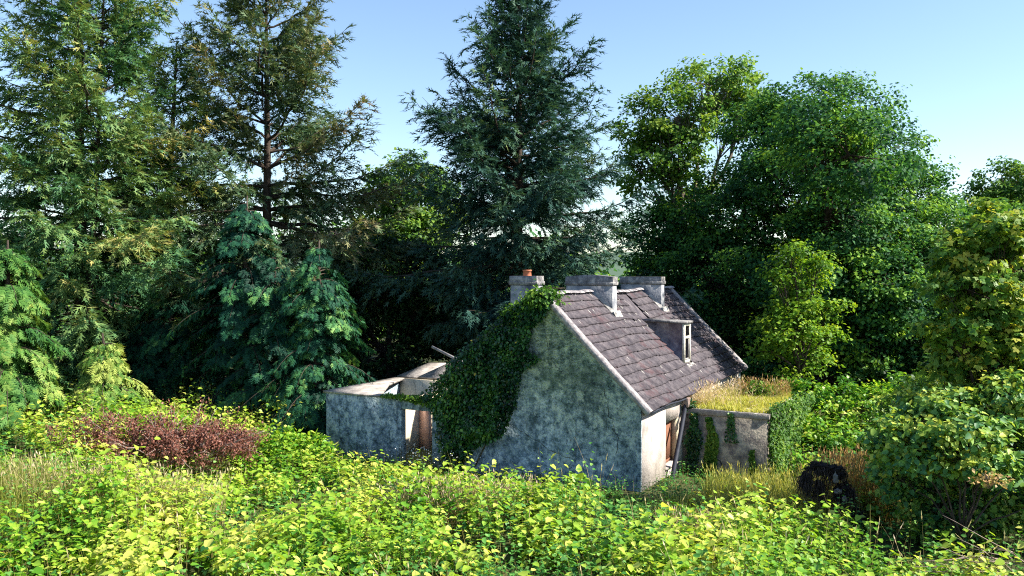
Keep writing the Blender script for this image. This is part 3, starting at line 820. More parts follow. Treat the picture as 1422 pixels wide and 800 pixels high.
def conifer(name, label, px, dist, ztop, r0, zlow, mat, seed, group, dens=1.0, sparse=0.0, lift=.35, shape=0.9, lean=0.0, tone=0.0, stems=1, tpl=SPRAY, spr=.44, gap=1.0, hang=.35, side_bias=None):
    r = np.random.default_rng(seed)
    b = at(px, 400, dist); b[2] = float(ground_z(b[0], b[1])) - .2
    root = empty(name, tuple(b), label, 'spruce tree', group)
    tr, br, cr = Acc(), Acc(), Acc()
    SP, SB, ST = [], [], []
    for si in range(stems):
        off = np.array([0, 0, 0.0]) if si == 0 else np.array([r.uniform(-.8, .8), r.uniform(-.4, .4), 0])
        tl = lean if si == 0 else lean + r.uniform(-2.5, 2.5)
        zt = (ztop - b[2]) * (1 if si == 0 else r.uniform(.7, .9))
        path = trunk_path(r, off, off + [tl, 0, zt])
        tr.tube(path, np.linspace(.34 if si == 0 else .2, .03, len(path)), 9)
        z = zlow - b[2]
        while z < zt - .4:
            f = (z - (zlow - b[2])) / (zt - (zlow - b[2]))
            R = r0 * min(1.0, .72 + f * 2.2) * (1 - f) ** shape + .35
            c = np.array([np.interp(z, path[:, 2], path[:, k]) for k in range(3)])
            nb = r.integers(4, 6)
            a0 = r.uniform(0, 6.28)
            for k in range(nb):
                if r.random() < sparse * (1 - f * .7): continue
                az = a0 + k * 6.283 / nb + r.normal(0, .25)
                L = R * r.uniform(.55, 1.15)
                if side_bias: L *= side_bias(az, z + b[2])
                el = lift * (1.6 * f - .25) + r.normal(0, .10)
                s = np.linspace(0, 1, 9)
                hor = np.array([math.cos(az), math.sin(az), 0])
                droop = -(.35 * (1 - f)) * L * s ** 1.7 + .26 * L * s ** 3.2
                P = c + hor * (s * L * math.cos(el))[:, None] + np.array([0, 0, 1.0]) * (s * L * math.sin(el) + droop)[:, None]
                P[1:] += np.cumsum(r.normal(0, .018 * L, (8, 3)), 0)
                br.tube(P, np.linspace(.018 + .011 * L, .006, 9), 4, cap=False)
                nbl = max(6, int(L / .085 * dens))
                ss = np.sort(r.uniform(.14 + .22 * sparse, 1.0, nbl))
                q = np.stack([np.interp(ss, s, P[:, k2]) for k2 in range(3)], -1)
                tang = norm(np.stack([np.interp(ss, s, np.gradient(P[:, k2])) for k2 in range(3)], -1))
                sgn = np.where(np.arange(nbl) % 2, 1.0, -1.0)
                lat = norm(np.cross(tang, [0, 0, 1.0])) * sgn[:, None]
                ln = (.30 + .40 * L * (1.08 - ss) * np.minimum(1, ss * 3)) * r.uniform(.5, 1.2, nbl)
                ln = np.minimum(ln, 1.5)
                dirb = norm(tang * .75 + lat * r.uniform(.3, .9, (nbl, 1)) + [0, 0, -.22] + r.normal(0, .16, (nbl, 3)))
                bt = r.normal(0, .13) + tone
                for m in range(nbl):
                    kk = max(2, int(ln[m] / .12))
                    t = np.linspace(.1, 1, kk)[:, None]
                    pp_ = q[m] + dirb[m] * (t * ln[m]) + np.array([0, 0, -hang]) * (t ** 2) * ln[m] * r.uniform(.3, 1.0)
                    dd = norm(dirb[m] + r.normal(0, .42, (kk, 3)) + np.array([0, 0, -.25]) * t)
                    SP.append(pp_); SB.append(dd)
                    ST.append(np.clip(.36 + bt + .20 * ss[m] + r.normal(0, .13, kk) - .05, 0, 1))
            z += gap * r.uniform(.42, .70) * (1.15 - .35 * f)
    SP, SB, ST = np.concatenate(SP), np.concatenate(SB), np.concatenate(ST)
    n = len(SP)
    up = norm(np.array([0, 0, 1.0]) + r.normal(0, .45, (n, 3)))
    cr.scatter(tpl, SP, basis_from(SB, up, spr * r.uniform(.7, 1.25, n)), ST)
    tr.build('trunk', M['bark'], root, smooth_shade=True, tint=False)
    tag(br.build('branch', M['bark'], root, tint=False), kind='stuff')
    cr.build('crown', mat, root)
    print(label[:40], 'sprays', n)
    return root


GC = 'spruces standing behind the cottage'
conifer('spruce_tree', 'tall dark blue-green spruce standing directly behind the cottage chimneys', 716, 42, 22.6, 9.6, 3.0, M['spruce'], 31, GC, dens=.85, lift=.80, shape=1.0, hang=.5, gap=.82, side_bias=lambda az, z: .55 if math.sin(az) < -.2 and z < 8 else 1.0, tone=-.02)
conifer('spruce_tree', 'tall open-branched spruce with bare brown lower limbs, right of the left-hand pair', 372, 44, 22.5, 9.2, 4.5, M['spruce_brown'], 32, GC, dens=.95, sparse=.12, lift=.62, shape=.66, gap=1.30, hang=.55, tone=.05)
conifer('spruce_tree', 'huge broad spruce with several leaders at the left edge of the view', 112, 39, 27, 6.8, 2.6, M['spruce_olive'], 33, GC, dens=.92, sparse=.20, lift=.5, gap=1.42, hang=.6, shape=.6, stems=2, tone=.06)
conifer('spruce_tree', 'thinner olive spruce with slanting limbs between the huge spruce and the open one', 215, 43, 18.3, 5.0, 3.0, M['spruce_olive'], 34, GC, dens=1.1, sparse=.24, gap=1.3, hang=.5, lift=.6, shape=.7, lean=1.2, tone=.10)


def cypress(name, label, px, dist, ztop, r0, mat, seed, group, n_br=230, tone=0.0, width_pow=.6, zlow=0.3, size=.30):
    r = np.random.default_rng(seed)
    b = at(px, 400, dist); b[2] = float(ground_z(b[0], b[1])) - .2
    root = empty(name, tuple(b), label, 'cypress tree', group)
    H = ztop - b[2]
    tr, br, cr = Acc(), Acc(), Acc()
    path = trunk_path(r, [0, 0, 0], [r.uniform(-.3, .3), 0, H])
    tr.tube(path, np.linspace(.28, .03, len(path)), 8)
    SP, SD, ST = [], [], []
    LEAD = [(0, 0, 1.0, 1.0)] + [(r.uniform(-.5, .5) * r0, r.uniform(-.4, .3) * r0, r.uniform(.62, .88), r.uniform(.5, .8)) for _ in range(3)]
    for k in range(n_br):
        lx, ly, lh, lr = LEAD[int(r.choice(4, p=[.46, .18, .18, .18]))]
        f = r.random() ** .85
        z = zlow + f * (H * lh - zlow - .3)
        R = lr * r0 * (1 - f) ** width_pow * (.75 + .35 * min(1, f * 6)) + .2
        az = r.uniform(0, 6.283)
        L = R * r.uniform(.6, 1.12) * (.60 + .75 * noise2(az * 1.3 + 3, z * .45, seed))
        c = np.array([np.interp(z, path[:, 2], path[:, q]) for q in range(3)]) + np.array([lx, ly, 0]) * min(1, f * 2 + .4)
        s = np.linspace(0, 1, 8)
        hor = np.array([math.cos(az), math.sin(az), 0])
        P = c + hor * (s * L)[:, None] + np.array([0, 0, 1.0]) * (.45 * L * s - .75 * L * s ** 2.2)[:, None]
        br.tube(P, np.linspace(.03, .006, 8), 4, cap=False)
        m = int(34 + L * 28)
        ss = np.sort(1 - r.random(m) ** 1.4 * .75)
        q = np.stack([np.interp(ss, s, P[:, c2]) for c2 in range(3)], -1)
        lat = np.array([-hor[1], hor[0], 0])
        w = r.uniform(-1, 1, (m, 1)) * .55 * (1.15 - ss[:, None] * .6)
        q = q + lat * w - np.array([0, 0, 1.0]) * np.abs(w) * .4 * r.random((m, 1))
        SP.append(q)
        SD.append(norm(hor * .55 + lat * np.sign(w) * .35 + np.array([0, 0, -.75]) + r.normal(0, .28, (m, 3))))
        ST.append(np.clip(.36 + tone + r.normal(0, .15) + r.normal(0, .14, m) + .3 * (ss - .6), 0, 1))
    SP, SD, ST = np.concatenate(SP), np.concatenate(SD), np.concatenate(ST)
    n = len(SP)
    up = norm(SP * [1, 1, 0] + [0, 0, .6] + r.normal(0, .4, (n, 3)))
    cr.scatter(FROND, SP, basis_from(SD, up, size * r.uniform(.65, 1.3, n)), ST)
    tr.build('trunk', M['bark'], root, smooth_shade=True, tint=False)
    tag(br.build('branch', M['bark'], root, tint=False), kind='stuff')
    cr.build('crown', mat, root)
    print(label[:40], 'fronds', n)

GY_ = 'cypresses left of the cottage'
cypress('cypress_tree', 'dark drooping cypress standing behind the dead red-brown shrub', 335, 35.5, 9.9, 3.1, M['cypress'], 41, GY_, tone=-.10, n_br=235, width_pow=.5, size=.29)
cypress('cypress_tree', 'weeping cypress with sunlit hanging tips beside the roofless wing', 438, 34, 8.0, 2.5, M['cypress'], 42, GY_, n_br=210, size=.29, tone=.04, width_pow=.55)
cypress('cypress_tree', 'bright yellow-green cypress at the left edge of the view', 8, 31, 7.9, 2.5, M['cypress_light'], 43, GY_, n_br=200, size=.34, width_pow=.55, tone=-.04)
cypress('cypress_tree', 'short green cypress between the bright one and the dark drooping one', 150, 33, 4.4, 1.9, M['cypress_light'], 44, GY_, n_br=110, tone=.25)
cypress('cypress_tree', 'dark cypress filling the gap behind the short green one', 235, 38, 7.0, 2.4, M['cypress'], 45, GY_, n_br=150, tone=-.12)


def deciduous(name, label, cat, px, dist, lobes, mat, seed, nclump=40, per=70, leaf=.15, clump=.6, tpl=LEAF1, trunk=.3, fork=.35, group=None, bark='bark', tone=0.0, shell=.45, flat=.55, twig=True, dpow=.5, limb_px=None):
    """lobes: (px, py, rx_px, ry_px, extra distance) surveyed on the photo at the tree's distance; each becomes an ellipsoid of leaf clumps on its own limb."""
    r = np.random.default_rng(seed)
    b = at(px, 400, dist); b[2] = float(ground_z(b[0], b[1])) - .2
    root = empty(name, tuple(b), label, cat, group)
    tr, br, cr = Acc(), Acc(), Acc()
    LB = []
    for lx, ly, rx, ry, dd in lobes:
        D = dist + dd; k = D / FPX
        LB.append((at(lx, ly, D) - b, np.array([rx * k, (rx * .8 + ry * .2) * k, ry * k])))
    zc = np.mean([c[2] for c, _ in LB])
    fk = np.array([np.mean([c[0] for c, _ in LB]) * .25, 0, max(.4, zc * fork)])
    P = trunk_path(r, [0, 0, 0], fk, .03, 6)
    tr.tube(P, np.linspace(trunk * 1.2, trunk * .8, 6), 9)
    SP, SN, ST = [], [], []
    for c, R in LB:
        s = np.linspace(0, 1, 8)[:, None]
        lp = fk + (c - fk) * s + np.array([0, 0, 1.0]) * np.sin(np.pi * s) * .08 * np.linalg.norm(c - fk)
        lp[1:-1] += r.normal(0, .05 * np.linalg.norm(c - fk) / 3, (6, 3))
        lr = np.linspace(trunk * .55, trunk * .18, 8)
        tr.tube(lp, lr, 7)
        vol = (R[0] * R[1] * R[2]) ** (1 / 3)
        nc = max(6, int(nclump * 12.57 * vol ** 2))
        dirs = norm(r.normal(0, 1, (nc, 3)))
        rr = (shell + (1.05 - shell) * r.random(nc) ** dpow) * (.82 + .35 * noise2(dirs[:, 0] * 2.5 + 7, dirs[:, 2] * 2.5 + dirs[:, 1] * 2, seed))
        cc = c + dirs * R * rr[:, None]
        cc = cc[cc[:, 2] + b[2] > ground_z(cc[:, 0] + b[0], cc[:, 1] + b[1]) + .1]
        for q in cc:
            if twig:
                j = lp[r.integers(4, 8)]
                mid = (j + q) / 2 + r.normal(0, .12, 3) * vol * .5
                br.tube([j, mid, q], [trunk * .09 + .008, trunk * .06 + .006, .005], 3, cap=False)
            m = max(6, int(per * r.uniform(.5, 1.4)))
            cs = clump * r.uniform(.65, 1.3)
            o = np.clip(r.normal(0, 1, (m, 3)), -1.5, 1.5) * [cs * .6, cs * .6, cs * .6 * flat]
            SP.append(q + o)
            out = norm(q - c)
            SN.append(norm(out * .5 + [0, 0, .8] + r.normal(0, .45, (m, 3))))
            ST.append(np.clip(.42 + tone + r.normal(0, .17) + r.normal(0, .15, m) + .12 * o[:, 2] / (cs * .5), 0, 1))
    SP, SN, ST = np.concatenate(SP), np.concatenate(SN), np.concatenate(ST)
    n = len(SP)
    d = r.normal(0, 1, (n, 3)) + [0, 0, -.5]
    d = norm(d - SN * np.sum(d * SN, 1, keepdims=True) + [0, 0, -.15])
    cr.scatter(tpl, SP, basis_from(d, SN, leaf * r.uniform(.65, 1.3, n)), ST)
    tr.build('trunk', M[bark], root, smooth_shade=True, tint=False)
    if twig: tag(br.build('branch', M[bark], root, tint=False), kind='stuff')
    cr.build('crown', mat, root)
    print(label[:40], 'leaves', n)
    return root


GD = 'broadleaved trees behind the cottage'
deciduous('sycamore_tree', 'great dark round-headed sycamore towering right of the cottage', 'sycamore tree', 1120, 46,
          [(1140, 165, 90, 62, 0), (1065, 195, 70, 55, 1), (1205, 215, 72, 60, 0), (1130, 260, 110, 75, -2), (1030, 285, 80, 65, 0), (1240, 285, 70, 75, 0), (1130, 370, 120, 80, -3), (1000, 380, 80, 75, 1), (1240, 390, 75, 80, -1), (955, 400, 60, 80, 3), (1060, 470, 90, 70, -1), (1190, 470, 90, 70, -2), (1290, 300, 42, 55, 2), (930, 365, 46, 55, 3), (905, 410, 44, 50, 3), (905, 330, 46, 48, 4), (945, 305, 44, 44, 3), (1185, 360, 75, 62, -4), (1200, 420, 75, 62, -4), (1170, 300, 60, 50, -5), (1178, 215, 85, 62, -8.6), (1150, 180, 70, 50, -7.6)],
          M['sycamore'], 51, nclump=.62, per=140, leaf=.20, clump=.85, trunk=.45, fork=.3, group=GD, shell=.6)
deciduous('ash_tree', 'airy light green ash with thin bare limbs left of the great sycamore', 'ash tree', 955, 52,
          [(985, 118, 66, 38, 0), (940, 165, 60, 45, -1), (893, 175, 42, 45, 0), (1030, 150, 45, 40, 1), (925, 215, 64, 42, -1), (885, 235, 36, 34, 0), (960, 270, 50, 40, 0), (930, 330, 40, 40, 2), (1045, 130, 35, 30, 1)],
          M['ash'], 52, nclump=1.0, per=50, leaf=.24, clump=.6, trunk=.30, fork=.45, group=GD, bark='barkpale', shell=.35, tone=.05)
deciduous('oak_tree', 'slim young oak with bright yellow-green tufts in front of the dark sycamore', 'oak tree', 1112, 35.4,
          [(1100, 352, 30, 18, 0), (1135, 365, 26, 16, .3), (1082, 384, 24, 16, 0), (1118, 392, 32, 18, .5), (1148, 428, 30, 16, -.4), (1112, 434, 38, 20, -.2), (1078, 448, 30, 16, .3), (1102, 462, 42, 20, -.6), (1150, 466, 24, 14, 0), (1064, 485, 22, 14, 0), (1125, 498, 36, 20, .3), (1092, 526, 32, 18, 0), (1100, 425, 36, 24, 1.1), (1115, 398, 30, 20, 1.2), (1108, 475, 38, 24, 1.2)],
          M['oak'], 53, nclump=3.4, per=26, leaf=.17, clump=.36, trunk=.10, fork=.5, group=GD, shell=.3, tone=.06, flat=.75, dpow=.8)
deciduous('sycamore_tree', 'sycamore with a sunlit crown edge behind the right-hand sapling', 'sycamore tree', 1290, 42,
          [(1250, 330, 50, 45, 0), (1300, 335, 48, 50, 1), (1235, 390, 55, 50, -2), (1310, 410, 70, 60, 0), (1250, 460, 60, 55, 0), (1380, 420, 70, 80, 2), (1330, 490, 80, 50, 0), (1400, 330, 50, 60, 4), (1190, 470, 60, 50, 0)],
          M['sycamore'], 54, nclump=.8, per=105, leaf=.20, clump=.7, trunk=.25, group=GD, tone=.12, shell=.55)
deciduous('ash_tree', 'pale distant ash showing above the right-hand sapling', 'ash tree', 1400, 62,
          [(1395, 255, 45, 30, 0), (1428, 265, 45, 40, 0), (1375, 300, 40, 40, 0), (1420, 330, 60, 50, 0), (1360, 350, 50, 50, 0)],
          M['ash'], 55, nclump=.8, per=60, leaf=.27, clump=.7, trunk=.3, group=GD, tone=-.12, bark='barkpale')
deciduous('beech_tree', 'bright green broadleaf showing between the open spruce and the dark spruce', 'beech tree', 560, 60,
          [(565, 250, 48, 34, 0), (530, 290, 44, 36, 0), (600, 290, 46, 45, 1), (560, 330, 60, 50, 0), (510, 345, 40, 40, 0), (560, 410, 90, 50, 0)],
          M['ash'], 56, nclump=.75, per=80, leaf=.30, clump=.8, trunk=.3, group=GD, tone=.05)
deciduous('yew_tree', 'black-green yew in deep shade behind the roofless wing', 'yew tree', 535, 45,
          [(530, 385, 60, 60, 0), (480, 420, 50, 60, 1), (590, 410, 60, 60, 1), (530, 480, 80, 50, 0), (640, 450, 70, 60, 2), (610, 370, 50, 50, 3), (700, 430, 70, 70, 4), (460, 490, 60, 50, 0)],
          M['darkleaf'], 57, nclump=.9, per=75, leaf=.22, clump=.6, trunk=.3, group=GD, tone=-.05, shell=.6)
deciduous('hawthorn_tree', 'dark hawthorn thicket at the foot of the great sycamore', 'hawthorn tree', 1180, 42,
          [(1060, 520, 60, 40, 2), (1150, 520, 70, 40, 0), (1230, 510, 60, 50, 0), (1000, 470, 60, 60, 4), (1090, 460, 60, 50, 3), (1300, 530, 60, 40, -1)],
          M['darkleaf'], 58, nclump=.9, per=70, leaf=.2, clump=.6, trunk=.2, group=GD, tone=.05, shell=.6)
deciduous('sycamore_sapling', 'leafy sunlit sycamore sapling at the right edge of the view', 'sapling', 1375, 22.8,
          [(1390, 318, 60, 34, 0), (1345, 355, 48, 34, 0), (1415, 370, 60, 42, .5), (1350, 405, 62, 30, -.4), (1395, 430, 66, 38, 0), (1325, 455, 50, 24, -.5), (1400, 480, 66, 40, 0), (1350, 500, 56, 30, .3), (1400, 540, 60, 36, .4)],
          M['sapling'], 59, nclump=3.4, per=46, leaf=.145, clump=.36, tpl=PALM, trunk=.09, fork=.5, tone=.16, shell=.4, flat=.45)
deciduous('hazel_shrub', 'big leafy hazel shrub casting black shade in the lower right corner', 'shrub', 1330, 20.5,
          [(1335, 600, 66, 30, 0), (1282, 622, 54, 36, .3), (1240, 610, 34, 36, .8), (1475, 620, 60, 60, .5), (1480, 700, 56, 56, .8), (1395, 615, 52, 36, .3), (1370, 650, 40, 20, -.5), (1310, 570, 66, 34, 1.2), (1400, 560, 56, 44, 1), (1285, 660, 44, 30, 1.8), (1340, 650, 60, 30, 1.8), (1235, 655, 26, 36, 1.5), (1290, 700, 40, 34, 1.6), (1360, 700, 60, 36, 1.8), (1330, 740, 60, 26, 1.2)],  # lobes past the right view edge are added to keep sun out underneath
          M['hazel'], 60, nclump=5.0, per=34, leaf=.145, clump=.32, tpl=LEAF2, trunk=.05, fork=.3, tone=.22, shell=.35)
deciduous('elder_shrub', 'yellow-green elder bush behind the upturned root plate', 'shrub', 1290, 27,
          [(1300, 548, 50, 34, 0), (1258, 568, 44, 30, 0), (1340, 560, 54, 36, .5), (1240, 600, 28, 30, 0), (1390, 535, 50, 42, 0), (1312, 520, 22, 30, 0)],
          M['sapling'], 61, nclump=3.0, per=36, leaf=.19, clump=.34, tpl=PINN, trunk=.06, fork=.3, tone=.0, shell=.5)
deciduous('bush', 'rounded bright bush beyond the right end of the lean-to', 'shrub', 1130, 34,
          [(1110, 562, 46, 32, 0), (1165, 560, 44, 34, .5), (1205, 568, 44, 32, 0), (1140, 600, 60, 30, -1), (1200, 605, 50, 28, -1), (1250, 560, 40, 36, 1)],
          M['knot'], 62, nclump=2.2, per=40, leaf=.17, clump=.40, tpl=LEAF1, trunk=.06, fork=.3, tone=-.05, shell=.5)

# distant woods closing the view behind the named trees
r = np.random.default_rng(70)
a = Acc()
n = 1150
wx, wy = r.uniform(-60, 66, n), r.uniform(57, 78, n)
wh = 5.8 + 3.2 * noise2(wx * .14, wy * .1, 5) + 2.2 * smooth((-wx - 4) / 6)
cen = np.stack([wx, wy, wh * r.uniform(.15, 1, n)], -1)
P = (cen[:, None] + r.normal(0, 1, (n, 36, 3)) * [1.4, 1.4, .9]).reshape(-1, 3)
N_ = norm(r.normal(0, .5, P.shape) + [0, -.2, 1])
d = norm(r.normal(0, 1, P.shape))
a.scatter(LEAF1, P, basis_from(d, N_, .45 * r.uniform(.6, 1.3, len(P))), np.clip(r.normal(.45, .2, len(P)) + np.repeat(r.normal(0, .12, n), 36), 0, 1))
tag(a.build('woods', M['sycamore']), 'far wood closing the view low behind the trees', None, None, 'stuff')

# ------------------------------------------------------------------ overgrowth
def veg_height(x, y):
    u, v_ = local(x, y)
    h = .30 + 1.05 * noise2(x * .46, y * .46, 11) + .62 * noise2(x * 1.0, y * 1.0, 12)
    near = smooth((-v_ - 1.0) / 4.2)                                     # lower growth against the gable
    side = smooth((-12.6 - u) / 1.2)
    h = h * np.where((v_ > -5.5) & (u < 3), np.maximum(.20 + .80 * near, side), 1)
    h = h * (1 - .6 * np.exp(-((x + 10.6) / 2.6) ** 2 - ((y - 25.2) / 1.6) ** 2))
    h = h * (1 - .68 * smooth((x - 4.2) / 1.2) * smooth((y - 21) / 2) * smooth((11 - x) / 2))
    return h


def field(n, seed, x0=-22, x1=24, y0=13.2, y1=36):
    r = np.random.default_rng(seed)
    y = r.uniform(y0 ** .5, y1 ** .5, n) ** 2
    x = (r.uniform(-1, 1, n)) * (y * .66 + 1)
    k = ~in_house(x, y, .12)
    u, v_ = local(x, y)
    k &= ~((v_ > 5) & (u > -12) & (u < 0))
    return x[k], y[k], r


def stem_plants(name, label, x, y, h, r, leaf, nl, mat, tone, tpl, lean=.35, pitch=(-.1, .55), tone_field=None):
    N = len(x)
    base = np.stack([x, y, ground_z(x, y)], -1)
    az = r.uniform(0, 6.283, N)
    K = 5
    t = np.linspace(0, 1, K)
    ld = np.stack([np.cos(az), np.sin(az), 0 * az], -1)
    ln = r.uniform(.1, 1, N) * lean
    pts = base[:, None] + np.array([0, 0, 1.0]) * (h[:, None] * t)[:, :, None] + ld[:, None] * ((ln * h)[:, None] * t ** 2)[:, :, None]
    a = Acc()
    side = norm(np.stack([np.cos(az + 1.3), np.sin(az + 1.3), 0 * az], -1))
    a.ribbons(pts, .008, side, np.full(N, .3), mat=1)
    tt = (.24 + .76 * (np.arange(nl) + r.uniform(0, .6, (N, nl))) / nl).clip(0, 1)
    P = base[:, None] + np.array([0, 0, 1.0]) * (h[:, None] * tt)[:, :, None] + ld[:, None] * ((ln * h)[:, None] * tt ** 2)[:, :, None]
    la = az[:, None] + np.pi / 2 + np.pi * (np.arange(nl) % 2)[None] + r.normal(0, .5, (N, nl))
    pit = r.uniform(*pitch, (N, nl))
    D = np.stack([np.cos(la) * np.cos(pit), np.sin(la) * np.cos(pit), -np.sin(pit)], -1)
    P = P + D * [1, 1, .2] * leaf * .35
    P, D = P.reshape(-1, 3), D.reshape(-1, 3)
    n = len(P)
    up = norm(np.array([0, 0, 1.0]) + r.normal(0, .28, (n, 3)))
    tn = .42 + tone + r.normal(0, .10, n) + np.repeat(r.normal(0, .11, N), nl) + .38 * (tt.ravel() - .6)
    if tone_field is not None: tn = tn + np.repeat(tone_field, nl)
    sc = leaf * r.uniform(.65, 1.25, n) * (1.2 - .4 * tt.ravel()) * np.repeat(r.uniform(.65, 1.3, N) * (.75 + .5 * noise2(x * .7, y * .7, 33)), nl)
    a.scatter(tpl, P, basis_from(D, up, sc), np.clip(tn, 0, 1))
    o = a.build(name, [mat, M['stem']])
    print(name, 'leaves', n)
    return tag(o, label, None, None, 'stuff')


# species patches
def patch(x, y):
    return noise2(x * .33 + 5, y * .33, 17) * .7 + noise2(x * .9, y * .9, 18) * .3

x, y, r = field(15500, 81)
u_, v_ = local(x, y)
p = patch(x, y)
br_zone = (np.exp(-((x + 1.0) / 3.2) ** 2 - ((y - 16) / 2.6) ** 2) > .45)
k = (p > .36) & (noise2(x * .75 + 3, y * .75, 41) > .16) & ~(br_zone & (r.random(len(x)) < .92)) & ~((v_ > -.9) & (u_ > -12.5) & (u_ < 3.2) & (r.random(len(x)) < .85))
k &= ~((x > 4.6) & (x < 9.5) & (y > 21) & (y < 26) & (r.random(len(x)) < .8))
k &= ~((x > 8.0) & (y < 23.5) & (y > 18.2) & (r.random(len(x)) < .97))
x1, y1 = x[k], y[k]
h1 = veg_height(x1, y1) * r.uniform(.6, 1.3, len(x1))
stem_plants('knotweed_thicket', 'sunlit yellow-green knotweed thicket filling the foreground', x1, y1, h1, r, .178, 8, M['knot'], .18, LEAF2, lean=.6, tone_field=.55 * (noise2(x1 * .5, y1 * .5, 19) - .5) + .5 * (noise2(x1 * 1.6, y1 * 1.6, 49) - .5))
x, y, r = field(9300, 82)
u_, v_ = local(x, y)
p = patch(x, y)
br_zone = (np.exp(-((x + 1.0) / 3.2) ** 2 - ((y - 16) / 2.6) ** 2) > .35)
k = (p < .44) | br_zone | (r.random(len(x)) < .22)
k &= (y < 27) | (x < -9) | (x > 9)
k &= ~((x > 8.2) & (y < 23) & (y > 18.4) & (r.random(len(x)) < .25))
x2, y2 = x[k], y[k]
h2 = veg_height(x2, y2) * r.uniform(.5, .95, len(x2))
stem_plants('bramble_thicket', 'darker green bramble tangle between the knotweed', x2, y2, h2, r, .10, 6, M['bramble'], -.02, TRIF, lean=.6, tone_field=.3 * (noise2(x2 * .8, y2 * .8, 29) - .5))
x, y, r = field(9000, 83, y0=20)
u_, v_ = local(x, y)
k = (v_ > -1.6) & (u_ > -12.6) & (u_ < 4.5) & (y < 33)
x3, y3 = x[k], y[k]
stem_plants('nettle_bed', 'dark nettles growing in the shade along the cottage walls', x3, y3, r.uniform(.25, .62, len(x3)), r, .10, 8, M['bramble'], -.12, LEAF1, lean=.25)


x, y, r = field(1500, 84)
k = (noise2(x * .6, y * .6, 61) > .5) & (y < 27)
x4, y4 = x[k], y[k]
stem_plants('tall_weeds', 'taller fresh green weeds standing above the knotweed', x4, y4, veg_height(x4, y4) * r.uniform(1.05, 1.45, len(x4)), r, .11, 12, M['bramble'], .12, LEAF2, lean=.3, pitch=(-.3, .6))


def grass(name, label, x, y, z, h, r, mat, tone, w=.008, lean=.5, seeds=0.0):
    N = len(x)
    az = r.uniform(0, 6.283, N)
    t = np.linspace(0, 1, 4)
    ld = np.stack([np.cos(az), np.sin(az), 0 * az], -1)
    ln = r.uniform(.05, 1, N) * lean
    base = np.stack([x, y, z], -1)
    pts = base[:, None] + np.array([0, 0, 1.0]) * (h[:, None] * (t - .25 * ln[:, None] * t ** 3))[:, :, None] + ld[:, None] * ((ln * h)[:, None] * t ** 2)[:, :, None]
    side = np.stack([np.cos(az + 1.57), np.sin(az + 1.57), 0 * az], -1)
    a = Acc()
    tn = np.clip(.45 + tone + r.normal(0, .2, N), 0, 1)
    a.ribbons(pts, w * r.uniform(.6, 1.4, N), side, tn)
    if seeds:
        k = r.random(N) < seeds
        tip = pts[k, -1]; dr = norm(pts[k, -1] - pts[k, -2])
        a.scatter(LEAF1, np.concatenate([tip - dr * .10, tip - dr * .02]), basis_from(np.concatenate([dr, dr]), np.concatenate([side[k], ld[k]]), np.full(2 * k.sum(), .15)) * np.array([.28, 1, .28])[None, :, None], np.clip(np.concatenate([tn[k], tn[k]]) + .25, 0, 1))
    return tag(a.build(name, mat), label, None, None, 'stuff')


def gpatch(cx, cy, rx, ry, n, seed):
    r = np.random.default_rng(seed)
    t = r.uniform(0, 6.283, n); q = r.random(n) ** .55
    x, y = cx + rx * q * np.cos(t), cy + ry * q * np.sin(t)
    k = ~in_house(x, y, .05)
    return x[k], y[k], r

x, y, r = gpatch(6.4, 22.8, 2.6, 2.2, 6500, 91)
grass('grass', 'yellow-green grass in front of the lean-to', x, y, ground_z(x, y), r.uniform(.2, .6, len(x)), r, M['grass'], .12, .011, seeds=.15)
x, y, r = gpatch(8.2, 25.6, 2.4, 2.2, 5500, 92)
grass('grass', 'pale lit grass between the lean-to corner and the root plate', x, y, ground_z(x, y), r.uniform(.4, 1.1, len(x)), r, M['grass'], .15, .011, seeds=.15)
c = at(85, 690, 22)
x, y, r = gpatch(c[0], c[1], 1.5, 1.4, 800, 93)
grass('grass', 'straw-coloured dead grass clump at the left of the foreground', x, y, ground_z(x, y), r.uniform(.7, 1.35, len(x)), r, M['drygrass'], -.15, .011, seeds=.2)
c = at(15, 700, 21)
x, y, r = gpatch(c[0], c[1], 1.6, 1.8, 1500, 94)
grass('grass', 'olive grass at the left edge of the foreground', x, y, ground_z(x, y), r.uniform(.7, 1.3, len(x)), r, M['grass'], .0, .011)
c = at(640, 690, 23.5)
x, y, r = gpatch(c[0], c[1], 2.2, .8, 900, 95)
grass('grass', 'pinkish dry grass heads below the ivy', x, y, ground_z(x, y), r.uniform(.6, 1.15, len(x)), r, M['drygrass'], .25, .009, seeds=.5)
c = at(655, 625, 22)
x, y, r = gpatch(-9.2, 22.6, 1.6, 1.0, 700, 96)
grass('grass', 'thin buff grass in front of the dead red-brown shrub', x, y, ground_z(x, y), r.uniform(.8, 1.4, len(x)), r, M['drygrass'], -.05, .009, seeds=.3)
c = at(1000, 712, 21.5)
x, y, r = gpatch(c[0], c[1], 1.7, .8, 900, 97)
grass('grass', 'dry buff grass heads at the foot of the lean-to wall', x, y, ground_z(x, y), r.uniform(.3, .7, len(x)), r, M['drygrass'], .1, .009, seeds=.4)

x, y, r = field(1500, 99, y1=28)
k = noise2(x * .5 + 2, y * .5, 62) > .52
x5, y5 = x[k], y[k]
grass('dry_stalks', 'scattered straw and brown dead stalks poking out of the thicket', x5, y5, ground_z(x5, y5), veg_height(x5, y5) * r.uniform(1.0, 1.6, len(x5)), r, M['drygrass'], -.2, .007, lean=.5, seeds=.6)

